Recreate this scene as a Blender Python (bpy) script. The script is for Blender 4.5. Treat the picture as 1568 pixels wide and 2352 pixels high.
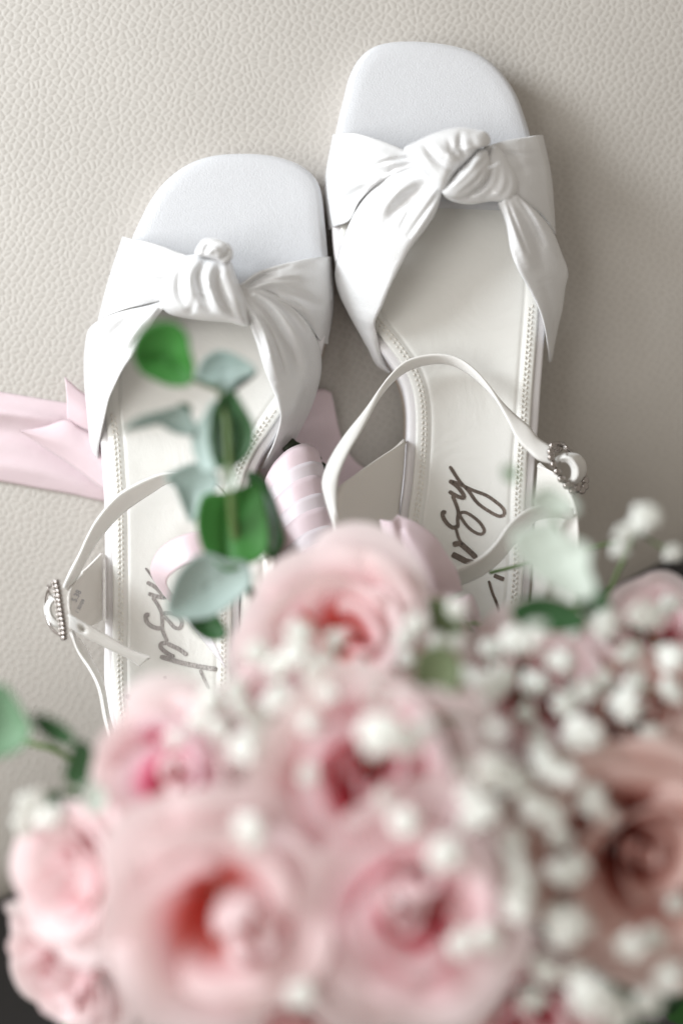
import bpy, bmesh, math, random
import numpy as np
from mathutils import Vector, Matrix
from mathutils.bvhtree import BVHTree

random.seed(7)
rng = np.random.RandomState(7)
scene = bpy.context.scene
for o in list(bpy.data.objects):
    bpy.data.objects.remove(o)

# ------------------------------------------------------------------ camera
H = 0.585                      # height of the lens above the toe end of the cushion
FPX = 50.0 / 24.0 * 1568.0     # focal length in pixels of a 1568 px wide picture
cam = bpy.data.cameras.new('camera')
cam.lens = 50.0
cam.sensor_fit = 'HORIZONTAL'
cam.sensor_width = 24.0
cam.clip_start = 0.02
cam.clip_end = 50.0
cam.dof.use_dof = True
cam.dof.focus_distance = H - 0.021
cam.dof.aperture_fstop = 1.8
cam_ob = bpy.data.objects.new('camera', cam)
cam_ob.location = (0, 0, H)
scene.collection.objects.link(cam_ob)
scene.camera = cam_ob

# ------------------------------------------------------------------ light
world = bpy.data.worlds.new('World')
scene.world = world
world.use_nodes = True
bg = world.node_tree.nodes['Background']
bg.inputs[0].default_value = (1.0, 0.92, 0.82, 1)
bg.inputs[1].default_value = 0.30


def area(name, loc, target, sx, sy, power, col):
    l = bpy.data.lights.new(name, 'AREA')
    l.shape = 'RECTANGLE'
    l.size = sx
    l.size_y = sy
    l.energy = power
    l.color = col
    o = bpy.data.objects.new(name, l)
    o.location = loc
    o.rotation_euler = (Vector(target) - Vector(loc)).to_track_quat('-Z', 'Y').to_euler()
    scene.collection.objects.link(o)


area('window_light', (-0.85, 0.42, 0.46), (0.02, 0, 0), 0.36, 0.40, 9.6, (0.89, 0.95, 1.0))
area('fill_light', (-0.75, -0.05, 0.95), (0, -0.02, 0), 0.8, 0.8, 6.2, (0.98, 0.98, 0.97))  # unseen soft fill added upper left so the shading is more directional

scene.view_settings.view_transform = 'Standard'
scene.view_settings.look = 'None'
scene.view_settings.exposure = 0.47
scene.view_settings.gamma = 1.0
scene.cycles.use_denoising = True
scene.cycles.max_bounces = 10
scene.cycles.transmission_bounces = 6

# ------------------------------------------------------------------ helpers
COL = scene.collection


def at(px, py, z):
    """the point at height z seen at pixel (px, py) of the 1568 x 2352 picture"""
    return Vector(((px - 784) / FPX * (H - z), -(py - 1176) / FPX * (H - z), z))


def at_arr(a):
    k = (H - a[..., 2]) / FPX
    return np.stack([(a[..., 0] - 784) * k, -(a[..., 1] - 1176) * k, a[..., 2]], -1)


def curve(pts, n, closed=False, power=0.5):
    """centripetal Catmull-Rom through pts, n points evenly spaced along it"""
    P = np.array(pts, float)
    k = len(P)
    if k == 2 and not closed:
        t = np.linspace(0, 1, n)[:, None]
        return P[0] * (1 - t) + P[1] * t
    if closed:
        Q = np.vstack([P[-1], P, P[0], P[1]])
        segs = k
    else:
        Q = np.vstack([2 * P[0] - P[1], P, 2 * P[-1] - P[-2]])
        segs = k - 1
    out = []
    m = 14
    for i in range(segs):
        p0, p1, p2, p3 = Q[i:i + 4]
        t0 = 0
        t1 = t0 + max(np.linalg.norm(p1 - p0), 1e-6) ** power
        t2 = t1 + max(np.linalg.norm(p2 - p1), 1e-6) ** power
        t3 = t2 + max(np.linalg.norm(p3 - p2), 1e-6) ** power
        t = np.linspace(t1, t2, m, endpoint=False)[:, None]
        A1 = (t1 - t) / (t1 - t0) * p0 + (t - t0) / (t1 - t0) * p1
        A2 = (t2 - t) / (t2 - t1) * p1 + (t - t1) / (t2 - t1) * p2
        A3 = (t3 - t) / (t3 - t2) * p2 + (t - t2) / (t3 - t2) * p3
        B1 = (t2 - t) / (t2 - t0) * A1 + (t - t0) / (t2 - t0) * A2
        B2 = (t3 - t) / (t3 - t1) * A2 + (t - t1) / (t3 - t1) * A3
        out.append((t2 - t) / (t2 - t1) * B1 + (t - t1) / (t2 - t1) * B2)
    out.append((P[0] if closed else P[-1])[None])
    C = np.vstack(out)
    d = np.r_[0, np.cumsum(np.linalg.norm(np.diff(C[:, :2], axis=0), axis=1) + 1e-9)]
    s = np.linspace(0, d[-1], n + 1)[:-1] if closed else np.linspace(0, d[-1], n)
    return np.stack([np.interp(s, d, C[:, j]) for j in range(C.shape[1])], -1)


def poly_dist(XY, pts):
    """distance to a polyline and the place along it (0..1)"""
    P = np.array(pts, float)[:, :2]
    L = np.linalg.norm(np.diff(P, axis=0), axis=1)
    cum = np.r_[0, np.cumsum(L)]
    best = np.full(XY.shape[:-1], 1e9)
    tt = np.zeros(XY.shape[:-1])
    for i in range(len(P) - 1):
        d = P[i + 1] - P[i]
        t = np.clip(((XY - P[i]) @ d) / max(d @ d, 1e-9), 0, 1)
        q = P[i] + t[..., None] * d
        dist = np.linalg.norm(XY - q, axis=-1)
        m = dist < best
        best = np.where(m, dist, best)
        tt = np.where(m, (cum[i] + t * L[i]) / cum[-1], tt)
    return best, tt


def crease_z(XY, creases):
    z = np.zeros(XY.shape[:-1])
    for pts, amp, w in creases:
        d, t = poly_dist(XY, curve(pts, 24))
        z += amp * 1e-3 * np.exp(-(d / w) ** 2) * (0.25 + 0.75 * np.sin(np.pi * np.clip(t, 0.02, 0.98)) ** 0.6)
    return z


def new_obj(name, mesh, parent=None, mat=None, loc=(0, 0, 0)):
    o = bpy.data.objects.new(name, mesh)
    COL.objects.link(o)
    if mat is not None and not mesh.materials:
        mesh.materials.append(mat)
    if parent is not None:
        o.parent = parent
    o.location = loc
    return o


def root_of(o):
    v = Vector((0, 0, 0))
    while o is not None:
        v += o.location
        o = o.parent
    return v


def mk(name, verts, faces, mat, parent=None, smooth=True, solid=0.0, sub=0, uv=None):
    me = bpy.data.meshes.new(name)
    off = root_of(parent) if parent is not None else Vector((0, 0, 0))
    me.from_pydata([tuple(Vector(v) - off) for v in verts], [], faces)
    if uv is not None:
        lay = me.uv_layers.new(name='UVMap')
        for l in me.loops:
            lay.data[l.index].uv = uv[l.vertex_index]
    if smooth:
        me.polygons.foreach_set('use_smooth', [True] * len(me.polygons))
    me.update()
    o = new_obj(name, me, parent, mat)
    if solid:
        m = o.modifiers.new('thickness', 'SOLIDIFY')
        m.thickness = solid
        m.offset = -1
    if sub:
        m = o.modifiers.new('smooth', 'SUBSURF')
        m.levels = sub
        m.render_levels = sub
    return o


def empty(name, loc, label, cat, group=None):
    o = bpy.data.objects.new(name, None)
    COL.objects.link(o)
    o.location = loc
    o['label'] = label
    o['category'] = cat
    if group:
        o['group'] = group
    return o


def grid_faces(nu, nv, base=0, wrap=False):
    f = []
    for i in range(nu if wrap else nu - 1):
        for j in range(nv - 1):
            a = base + i * nv + j
            b = base + ((i + 1) % nu) * nv + j
            f.append((a, b, b + 1, a + 1))
    return f


def conv(x0, y0, s):
    """turns zoomed pixels of a crop with corner (x0, y0) and scale s into picture pixels"""
    def f(pts):
        return [((x0 + s * p[0]) / 1.63265, (y0 + s * p[1]) / 1.63265) + tuple(p[2:]) for p in pts]
    return f


def patch_data(curves, nu=56, nv=18, bulge=0.0, creases=(), roll=0.0008, base=0):
    nu, nv = int(nu * 1.5), int(nv * 1.7) if creases else nv
    C = np.stack([curve(c, nu) for c in curves], 1)      # nu, k, 3
    rows = np.stack([curve(C[i], nv) for i in range(nu)], 0)
    s = np.linspace(0, 1, nv)
    rows[..., 2] += bulge * np.sin(np.pi * s)[None] ** 0.8
    e = np.minimum(s, 1 - s)
    rows[..., 2] -= roll * np.clip(1 - e / 0.09, 0, 1)[None] ** 2
    if creases:
        rows[..., 2] += 1.3 * crease_z(rows[..., :2], creases)
    W = at_arr(rows).reshape(-1, 3)
    return [tuple(v) for v in W], grid_faces(nu, nv, base)


def up_faces(verts, faces):
    """flip so that most faces look up"""
    s = 0
    for f in faces[::7]:
        a, b, c = (Vector(verts[i]) for i in f[:3])
        s += (b - a).cross(c - a).z
    return [tuple(reversed(f)) for f in faces] if s < 0 else faces


def patch(name, curves, mat, parent, solid=0.0011, **k):
    v, f = patch_data(curves, **k)
    return mk(name, v, up_faces(v, f), mat, parent, solid=solid)


def pillow_data(outline, z0, h, creases=(), nr=16, na=84, p=2.6, q=0.55, skirt=0.008, base=0, tilt=(0, 0), center=None):
    O = curve(outline, na, closed=True)
    c = O[:, :2].mean(0) if center is None else np.array(center, float)
    verts = []
    rs = np.linspace(0.0, 1.0, nr) ** 0.8
    A = np.zeros((na, nr, 3))
    for j, r in enumerate(rs):
        A[:, j, :2] = c + (O[:, :2] - c) * r
        A[:, j, 2] = z0 + h * max(0.0, 1 - r ** p) ** q
    A[..., 2] += (A[..., 0] - c[0]) * tilt[0] + (A[..., 1] - c[1]) * tilt[1]
    if creases:
        A[..., 2] += 0.85 * crease_z(A[..., :2], creases) * (1 - 0.9 * rs[None] ** 5)
    if skirt:
        S = A[:, -1:, :].copy()
        S[..., 2] -= skirt
        S[..., :2] = c + (S[..., :2] - c) * 0.94
        A = np.concatenate([A, S], 1)
    W = at_arr(A).reshape(-1, 3)
    return [tuple(v) for v in W], grid_faces(na, A.shape[1], base, wrap=True)


def tube_data(pts, rad, base=0, n=6):
    P = [Vector(p) for p in pts]
    R = rad if isinstance(rad, (list, tuple)) else [rad] * len(P)
    v, f = [], []
    for i, p in enumerate(P):
        d = (P[min(i + 1, len(P) - 1)] - P[max(i - 1, 0)]).normalized()
        a = d.orthogonal().normalized() if i == 0 else (a - d * a.dot(d)).normalized()
        b = d.cross(a)
        for k in range(n):
            t = 2 * math.pi * k / n
            v.append(tuple(p + (a * math.cos(t) + b * math.sin(t)) * R[i]))
    for i in range(len(P) - 1):
        for k in range(n):
            q = base + i * n
            f.append((q + k, q + (k + 1) % n, q + n + (k + 1) % n, q + n + k))
    f.append(tuple(base + k for k in range(n))[::-1])
    f.append(tuple(base + (len(P) - 1) * n + k for k in range(n)))
    return v, f


class Acc:
    """collects pieces of one mesh"""
    def __init__(s):
        s.v, s.f = [], []

    def add(s, vf):
        v, f = vf
        b = len(s.v)
        s.v += list(v)
        s.f += [tuple(i + b for i in q) for q in f]

    def build(s, name, mat, parent=None, **k):
        return mk(name, s.v, s.f, mat, parent, **k)


# ------------------------------------------------------------------ materials
def mat_new(name):
    m = bpy.data.materials.new(name)
    m.use_nodes = True
    nt = m.node_tree
    return m, nt, nt.nodes['Principled BSDF']


def simple(name, col, rough=0.5, metal=0.0, spec=0.5, sheen=0.0, bump=None, transl=0.0, var=0.0, varscale=60.0):
    m, nt, b = mat_new(name)
    b.inputs['Base Color'].default_value = (*col, 1)
    b.inputs['Roughness'].default_value = rough
    b.inputs['Metallic'].default_value = metal
    b.inputs['Specular IOR Level'].default_value = spec
    if sheen:
        b.inputs['Sheen Weight'].default_value = sheen
        b.inputs['Sheen Roughness'].default_value = 0.4
    tc = nt.nodes.new('ShaderNodeTexCoord')
    colsock = None
    if var:
        n = nt.nodes.new('ShaderNodeTexNoise')
        n.inputs['Scale'].default_value = varscale
        n.inputs['Detail'].default_value = 4
        nt.links.new(tc.outputs['Object'], n.inputs['Vector'])
        mx = nt.nodes.new('ShaderNodeMix')
        mx.data_type = 'RGBA'
        mx.inputs[6].default_value = (*[c * (1 - var) for c in col], 1)
        mx.inputs[7].default_value = (*[min(1, c * (1 + var)) for c in col], 1)
        nt.links.new(n.outputs['Fac'], mx.inputs[0])
        nt.links.new(mx.outputs[2], b.inputs['Base Color'])
        colsock = mx.outputs[2]
    if bump:
        sc, dist = bump[:2]
        n = nt.nodes.new('ShaderNodeTexNoise')
        n.inputs['Scale'].default_value = sc
        n.inputs['Detail'].default_value = 3
        nt.links.new(tc.outputs['Object'], n.inputs['Vector'])
        bp = nt.nodes.new('ShaderNodeBump')
        bp.inputs['Distance'].default_value = dist
        bp.inputs['Strength'].default_value = 1.0
        nt.links.new(n.outputs['Fac'], bp.inputs['Height'])
        nt.links.new(bp.outputs['Normal'], b.inputs['Normal'])
        if len(bump) > 2:
            n2 = nt.nodes.new('ShaderNodeTexNoise')
            n2.inputs['Scale'].default_value = bump[2]
            n2.inputs['Detail'].default_value = 4
            n2.inputs['Distortion'].default_value = 1.2
            nt.links.new(tc.outputs['Object'], n2.inputs['Vector'])
            b2 = nt.nodes.new('ShaderNodeBump')
            b2.inputs['Distance'].default_value = bump[3]
            nt.links.new(n2.outputs['Fac'], b2.inputs['Height'])
            nt.links.new(bp.outputs['Normal'], b2.inputs['Normal'])
            nt.links.new(b2.outputs['Normal'], b.inputs['Normal'])
    if transl:
        t = nt.nodes.new('ShaderNodeBsdfTranslucent')
        t.inputs['Color'].default_value = (*col, 1)
        if colsock:
            nt.links.new(colsock, t.inputs['Color'])
        mix = nt.nodes.new('ShaderNodeMixShader')
        mix.inputs[0].default_value = transl
        nt.links.new(b.outputs[0], mix.inputs[1])
        nt.links.new(t.outputs[0], mix.inputs[2])
        nt.links.new(mix.outputs[0], nt.nodes['Material Output'].inputs['Surface'])
    return m


def leather_mat():
    m, nt, b = mat_new('cream_pebbled_leather')
    tc = nt.nodes.new('ShaderNodeTexCoord')
    # stretch and warp so that the pebbles differ in size and run
    w = nt.nodes.new('ShaderNodeTexNoise')
    w.inputs['Scale'].default_value = 90
    w.inputs['Detail'].default_value = 2
    nt.links.new(tc.outputs['Object'], w.inputs['Vector'])
    ws = nt.nodes.new('ShaderNodeVectorMath')
    ws.operation = 'MULTIPLY_ADD'
    ws.inputs[1].default_value = (0.0030, 0.0030, 0)
    nt.links.new(w.outputs['Color'], ws.inputs[0])
    nt.links.new(tc.outputs['Object'], ws.inputs[2])
    mp = nt.nodes.new('ShaderNodeMapping')
    mp.inputs['Rotation'].default_value = (0, 0, 0.5)
    mp.inputs['Scale'].default_value = (1.0, 1.15, 0.0)
    nt.links.new(ws.outputs[0], mp.inputs['Vector'])
    v = nt.nodes.new('ShaderNodeTexVoronoi')
    v.feature = 'SMOOTH_F1'
    v.inputs['Scale'].default_value = 315
    v.voronoi_dimensions = '2D'
    v.inputs['Randomness'].default_value = 0.75
    v.inputs['Smoothness'].default_value = 0.35
    nt.links.new(mp.outputs[0], v.inputs['Vector'])
    v2 = nt.nodes.new('ShaderNodeTexVoronoi')
    v2.feature = 'DISTANCE_TO_EDGE'
    v2.inputs['Scale'].default_value = 315
    v2.voronoi_dimensions = '2D'
    v2.inputs['Randomness'].default_value = 0.75
    nt.links.new(mp.outputs[0], v2.inputs['Vector'])
    r2 = nt.nodes.new('ShaderNodeMapRange')
    r2.interpolation_type = 'SMOOTHSTEP'
    r2.inputs['From Max'].default_value = 0.30
    nt.links.new(v2.outputs['Distance'], r2.inputs['Value'])
    h = nt.nodes.new('ShaderNodeMath')
    h.operation = 'MULTIPLY_ADD'
    h.inputs[1].default_value = -0.35
    nt.links.new(v.outputs['Distance'], h.inputs[0])
    nt.links.new(r2.outputs[0], h.inputs[2])
    f = nt.nodes.new('ShaderNodeTexNoise')
    f.inputs['Scale'].default_value = 1500
    f.inputs['Detail'].default_value = 2
    nt.links.new(tc.outputs['Object'], f.inputs['Vector'])
    h2 = nt.nodes.new('ShaderNodeMath')
    h2.operation = 'MULTIPLY_ADD'
    h2.inputs[1].default_value = 0.10
    nt.links.new(f.outputs['Fac'], h2.inputs[0])
    nt.links.new(h.outputs[0], h2.inputs[2])
    bp = nt.nodes.new('ShaderNodeBump')
    bp.inputs['Distance'].default_value = 0.00013
    bp.inputs['Strength'].default_value = 1.0
    nt.links.new(h2.outputs[0], bp.inputs['Height'])
    nt.links.new(bp.outputs['Normal'], b.inputs['Normal'])
    n = nt.nodes.new('ShaderNodeTexNoise')
    n.inputs['Scale'].default_value = 14
    n.inputs['Detail'].default_value = 5
    nt.links.new(tc.outputs['Object'], n.inputs['Vector'])
    cr = nt.nodes.new('ShaderNodeValToRGB')
    cr.color_ramp.elements[0].position = 0.3
    cr.color_ramp.elements[0].color = (0.44, 0.414, 0.381, 1)
    cr.color_ramp.elements[1].position = 0.7
    cr.color_ramp.elements[1].color = (0.48, 0.453, 0.418, 1)
    nt.links.new(n.outputs['Fac'], cr.inputs[0])
    # the creases of the grain are paler than the pebbles
    gr = nt.nodes.new('ShaderNodeMapRange')
    gr.inputs['From Max'].default_value = 0.10
    gr.inputs['To Min'].default_value = 0.5
    gr.inputs['To Max'].default_value = 0.0
    nt.links.new(v2.outputs['Distance'], gr.inputs['Value'])
    mx = nt.nodes.new('ShaderNodeMix')
    mx.data_type = 'RGBA'
    nt.links.new(gr.outputs[0], mx.inputs[0])
    nt.links.new(cr.outputs[0], mx.inputs[6])
    mx.inputs[7].default_value = (0.60, 0.57, 0.53, 1)
    nt.links.new(mx.outputs[2], b.inputs['Base Color'])
    b.inputs['Roughness'].default_value = 0.5
    b.inputs['Specular IOR Level'].default_value = 0.35
    return m


def petal_mat(name, stops, transl=0.52):
    m, nt, b = mat_new(name)
    uv = nt.nodes.new('ShaderNodeUVMap')
    sp = nt.nodes.new('ShaderNodeSeparateXYZ')
    nt.links.new(uv.outputs[0], sp.inputs[0])
    tc = nt.nodes.new('ShaderNodeTexCoord')
    n = nt.nodes.new('ShaderNodeTexNoise')
    n.inputs['Scale'].default_value = 2.2
    nt.links.new(tc.outputs['Object'], n.inputs['Vector'])
    ad = nt.nodes.new('ShaderNodeMath')
    ad.operation = 'MULTIPLY_ADD'
    ad.inputs[1].default_value = 0.25
    nt.links.new(n.outputs['Fac'], ad.inputs[0])
    nt.links.new(sp.outputs['Y'], ad.inputs[2])
    sb = nt.nodes.new('ShaderNodeMath')
    sb.operation = 'SUBTRACT'
    sb.inputs[1].default_value = 0.125
    nt.links.new(ad.outputs[0], sb.inputs[0])
    cr = nt.nodes.new('ShaderNodeValToRGB')
    el = cr.color_ramp.elements
    while len(el) < len(stops):
        el.new(0.5)
    for e, (p, c) in zip(el, stops):
        e.position = p
        e.color = (*c, 1)
    nt.links.new(sb.outputs[0], cr.inputs[0])
    nt.links.new(cr.outputs[0], b.inputs['Base Color'])
    b.inputs['Roughness'].default_value = 0.55
    b.inputs['Specular IOR Level'].default_value = 0.3
    t = nt.nodes.new('ShaderNodeBsdfTranslucent')
    nt.links.new(cr.outputs[0], t.inputs['Color'])
    mix = nt.nodes.new('ShaderNodeMixShader')
    mix.inputs[0].default_value = transl
    nt.links.new(b.outputs[0], mix.inputs[1])
    nt.links.new(t.outputs[0], mix.inputs[2])
    nt.links.new(mix.outputs[0], nt.nodes['Material Output'].inputs['Surface'])
    return m


M_leather = leather_mat()
M_floor = simple('dark_floor', (0.035, 0.034, 0.036), 0.6, var=0.3, varscale=12)
M_satin = simple('white_satin', (0.725, 0.725, 0.73), 0.27, spec=1.0, sheen=0.3, bump=(1600, 0.00010, 70, 0.0005))
M_toe = simple('white_satin_toe', (0.60, 0.605, 0.625), 0.5, spec=0.4, sheen=0.4, bump=(1700, 0.00016, 38, 0.0003), var=0.03, varscale=500)
M_insole = simple('ivory_insole_leather', (0.74, 0.73, 0.695), 0.30, spec=0.5, bump=(1200, 0.00004, 40, 0.0006))
M_band = simple('white_satin_welt', (0.76, 0.74, 0.75), 0.32, spec=0.5)
M_strap = simple('ivory_satin_strap', (0.78, 0.765, 0.735), 0.4, sheen=0.25, bump=(900, 0.00005))
M_lining = simple('ivory_lining_leather', (0.72, 0.69, 0.65), 0.5, bump=(1400, 0.00008))
M_thread = simple('cream_thread', (0.76, 0.73, 0.67), 0.55)
M_sole = simple('tan_outsole', (0.36, 0.27, 0.20), 0.6)
M_metal = simple('silver_metal', (0.40, 0.365, 0.345), 0.18, metal=1.0)
M_foil = simple('silver_foil_print', (0.20, 0.165, 0.145), 0.25, metal=0.75, bump=(1500, 0.00018), var=0.65, varscale=170)
M_foil_pale = simple('pale_foil_print', (0.36, 0.34, 0.33), 0.3, metal=0.6, bump=(1500, 0.00018), var=0.5, varscale=170)  # paler, less metallic foil tone for the lower sandal
M_ink = simple('grey_ink', (0.36, 0.36, 0.40), 0.6)
M_ribbon = simple('pink_satin_ribbon', (0.86, 0.725, 0.76), 0.45, sheen=0.3, transl=0.3, bump=(1200, 0.00006, 40, 0.0004))
M_ribbon_b = simple('greyed_double_ribbon', (0.66, 0.59, 0.62), 0.5, sheen=0.3, bump=(1200, 0.00006, 40, 0.0003))
M_stem = simple('green_stem', (0.10, 0.16, 0.05), 0.5, var=0.25)
M_stem_dark = simple('dark_stem_end', (0.02, 0.03, 0.012), 0.6)
M_leaf = simple('bright_green_leaf', (0.045, 0.19, 0.035), 0.5, spec=0.3, transl=0.22, var=0.25, varscale=40)
M_leaf_dark = simple('dark_green_leaf', (0.04, 0.11, 0.04), 0.5, spec=0.3, transl=0.15, var=0.3, varscale=40)
M_leaf_soft = simple('soft_green_leaf', (0.17, 0.30, 0.18), 0.5, spec=0.3, transl=0.2, var=0.3, varscale=60)
M_leaf_olive = simple('olive_leaf', (0.17, 0.21, 0.11), 0.5, spec=0.3, transl=0.2, var=0.3, varscale=60)
M_leaf_grey = simple('grey_green_leaf', (0.33, 0.42, 0.385), 0.5, transl=0.2, var=0.15, varscale=40)
M_leaf_mint = simple('mint_green_leaf', (0.60, 0.66, 0.59), 0.55, transl=0.25, var=0.12, varscale=40)
M_blossom = simple('white_blossom', (0.92, 0.93, 0.89), 0.6, transl=0.35)
M_petal_pale = petal_mat('pale_pink_petal', [(0.0, (0.82, 0.36, 0.30)), (0.38, (0.90, 0.56, 0.55)), (0.60, (0.93, 0.72, 0.74)), (1.0, (0.93, 0.82, 0.82))])
M_petal_coral = petal_mat('coral_pink_petal', [(0.0, (0.80, 0.10, 0.07)), (0.42, (0.88, 0.28, 0.24)), (0.64, (0.93, 0.66, 0.68)), (1.0, (0.93, 0.82, 0.81))])
M_petal_deep = petal_mat('deep_pink_petal', [(0.0, (0.66, 0.05, 0.08)), (0.46, (0.85, 0.20, 0.27)), (0.70, (0.92, 0.63, 0.67)), (1.0, (0.93, 0.81, 0.82))])
M_petal_magenta = petal_mat('magenta_pink_petal', [(0.0, (0.80, 0.05, 0.16)), (0.5, (0.88, 0.26, 0.40)), (0.76, (0.92, 0.67, 0.74)), (1.0, (0.93, 0.85, 0.86))])

M_petal_shaded = petal_mat('shaded_coral_petal', [(0.0, (0.46, 0.07, 0.04)), (0.45, (0.62, 0.22, 0.17)), (0.70, (0.75, 0.46, 0.41)), (1.0, (0.83, 0.66, 0.62))], transl=0.4)  # brownish coral plus the shade of the bouquet's right side, mixed into the colour

# ------------------------------------------------------------------ floor and sofa
E0, E1 = np.array((0.0, 1985.0)), np.array((1568.0, 1185.0))
W0, W1 = at(*E0, -0.05), at(*E1, -0.05)
edge_dir = (W1 - W0).normalized()
edge_in = Vector((-edge_dir.y, edge_dir.x, 0)).normalized()
if edge_in.y < 0:
    edge_in = -edge_in


def cushion_z(s):
    return 0.004 - 0.055 * math.exp(-s / 0.10)


fl = mk('floor', [(-2, -2, -0.46), (2, -2, -0.46), (2, 2, -0.46), (-2, 2, -0.46)], [(0, 1, 2, 3)], M_floor, smooth=False)
fl['kind'] = 'structure'

sv, sf = [], []
prof = []
for s in np.r_[np.linspace(0.62, 0.2, 10), np.linspace(0.19, 0.0, 26)]:
    prof.append((s, cushion_z(s)))
zc = cushion_z(0)
R = 0.035
slope0 = math.atan(0.055 / 0.10)
for a in np.linspace(slope0, math.pi / 2, 12)[1:]:
    prof.append((-(R * (math.sin(a) - math.sin(slope0))), zc - R * (math.cos(slope0) - math.cos(a))))
se, ze = prof[-1]
for k in range(1, 6):
    prof.append((se + 0.001 * k, ze - 0.06 * k))
mid = (W0 + W1) / 2
nu = 90
ts = np.linspace(-0.62, 0.62, nu)
for i, t in enumerate(ts):
    for s, z in prof:
        p = mid + edge_dir * t + edge_in * s
        und = 0.0012 * math.sin(t * 17 + s * 9) * min(1, max(0, s / 0.1))
        sv.append((p.x, p.y, z + und))
sf = up_faces(sv, grid_faces(nu, len(prof)))
sofa = mk('leather_sofa', sv, sf, M_leather)
sofa['label'] = 'cream pebbled leather sofa seat under the white sandals'
sofa['category'] = 'sofa'

# ------------------------------------------------------------------ sandals
ZI = 0.0145       # footbed height
ZB = 0.0125       # welt height
PX = (H - ZI) / FPX


def inset(O, d):
    """moves a closed outline inwards by d pixels"""
    t = np.roll(O, -1, 0) - np.roll(O, 1, 0)
    n = np.stack([-t[:, 1], t[:, 0]], -1)
    n /= np.linalg.norm(n, axis=1)[:, None]
    area_ = 0.5 * np.sum(O[:, 0] * np.roll(O[:, 1], -1) - np.roll(O[:, 0], -1) * O[:, 1])
    if area_ < 0:
        n = -n
    return O + n * d


def spine(O):
    y0, y1 = O[:, 1].min(), O[:, 1].max()
    w = (O[:, 0].max() - O[:, 0].min()) * 0.42
    ys = np.linspace(y0 + 1, y1 - 1, 60)
    mids = []
    for y in ys:
        x = []
        for a, b in zip(O, np.roll(O, -1, 0)):
            if (a[1] - y) * (b[1] - y) <= 0 and a[1] != b[1]:
                x.append(a[0] + (b[0] - a[0]) * (y - a[1]) / (b[1] - a[1]))
        mids.append((min(x) + max(x)) / 2 if x else np.nan)
    mids = np.array(mids)
    ok = ~np.isnan(mids)

    def f(y):
        yy = np.clip(y, y0 + w, y1 - w)
        return np.stack([np.interp(yy, ys[ok], mids[ok]), yy], -1)
    return f


def slab_data(O, rings, zc, cup=0.0, nf=9):
    """outline, rings of (inset px, z), then a filled top that dips by cup"""
    n = len(O)
    cols = []
    for d, z in rings:
        q = inset(O, d)
        cols.append(np.c_[q, np.full(n, z)])
    last = inset(O, rings[-1][0])
    sp = spine(last)(last[:, 1])
    for f in np.linspace(0, 1, nf)[1:]:
        q = last * (1 - f) + sp * f
        z = zc - cup * (1 - (1 - f) ** 2.2)
        cols.append(np.c_[q, np.full(n, z)])
    A = np.stack(cols, 1)
    # the rim is traced at footbed height: keep its ground position on the way down
    k = (H - ZI) / FPX
    Wp = np.stack([(A[..., 0] - 784) * k, -(A[..., 1] - 1176) * k, A[..., 2]], -1).reshape(-1, 3)
    v = [tuple(p) for p in Wp]
    return v, up_faces(v, grid_faces(n, A.shape[1], wrap=True))


def on_surface(bvh, px, py, lift=0.0003):
    o = Vector((0, 0, H))
    d = (at(px, py, 0) - o).normalized()
    hit = bvh.ray_cast(o, d)
    if hit[0] is None:
        return at(px, py, ZI)
    return hit[0] - d * lift


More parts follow.
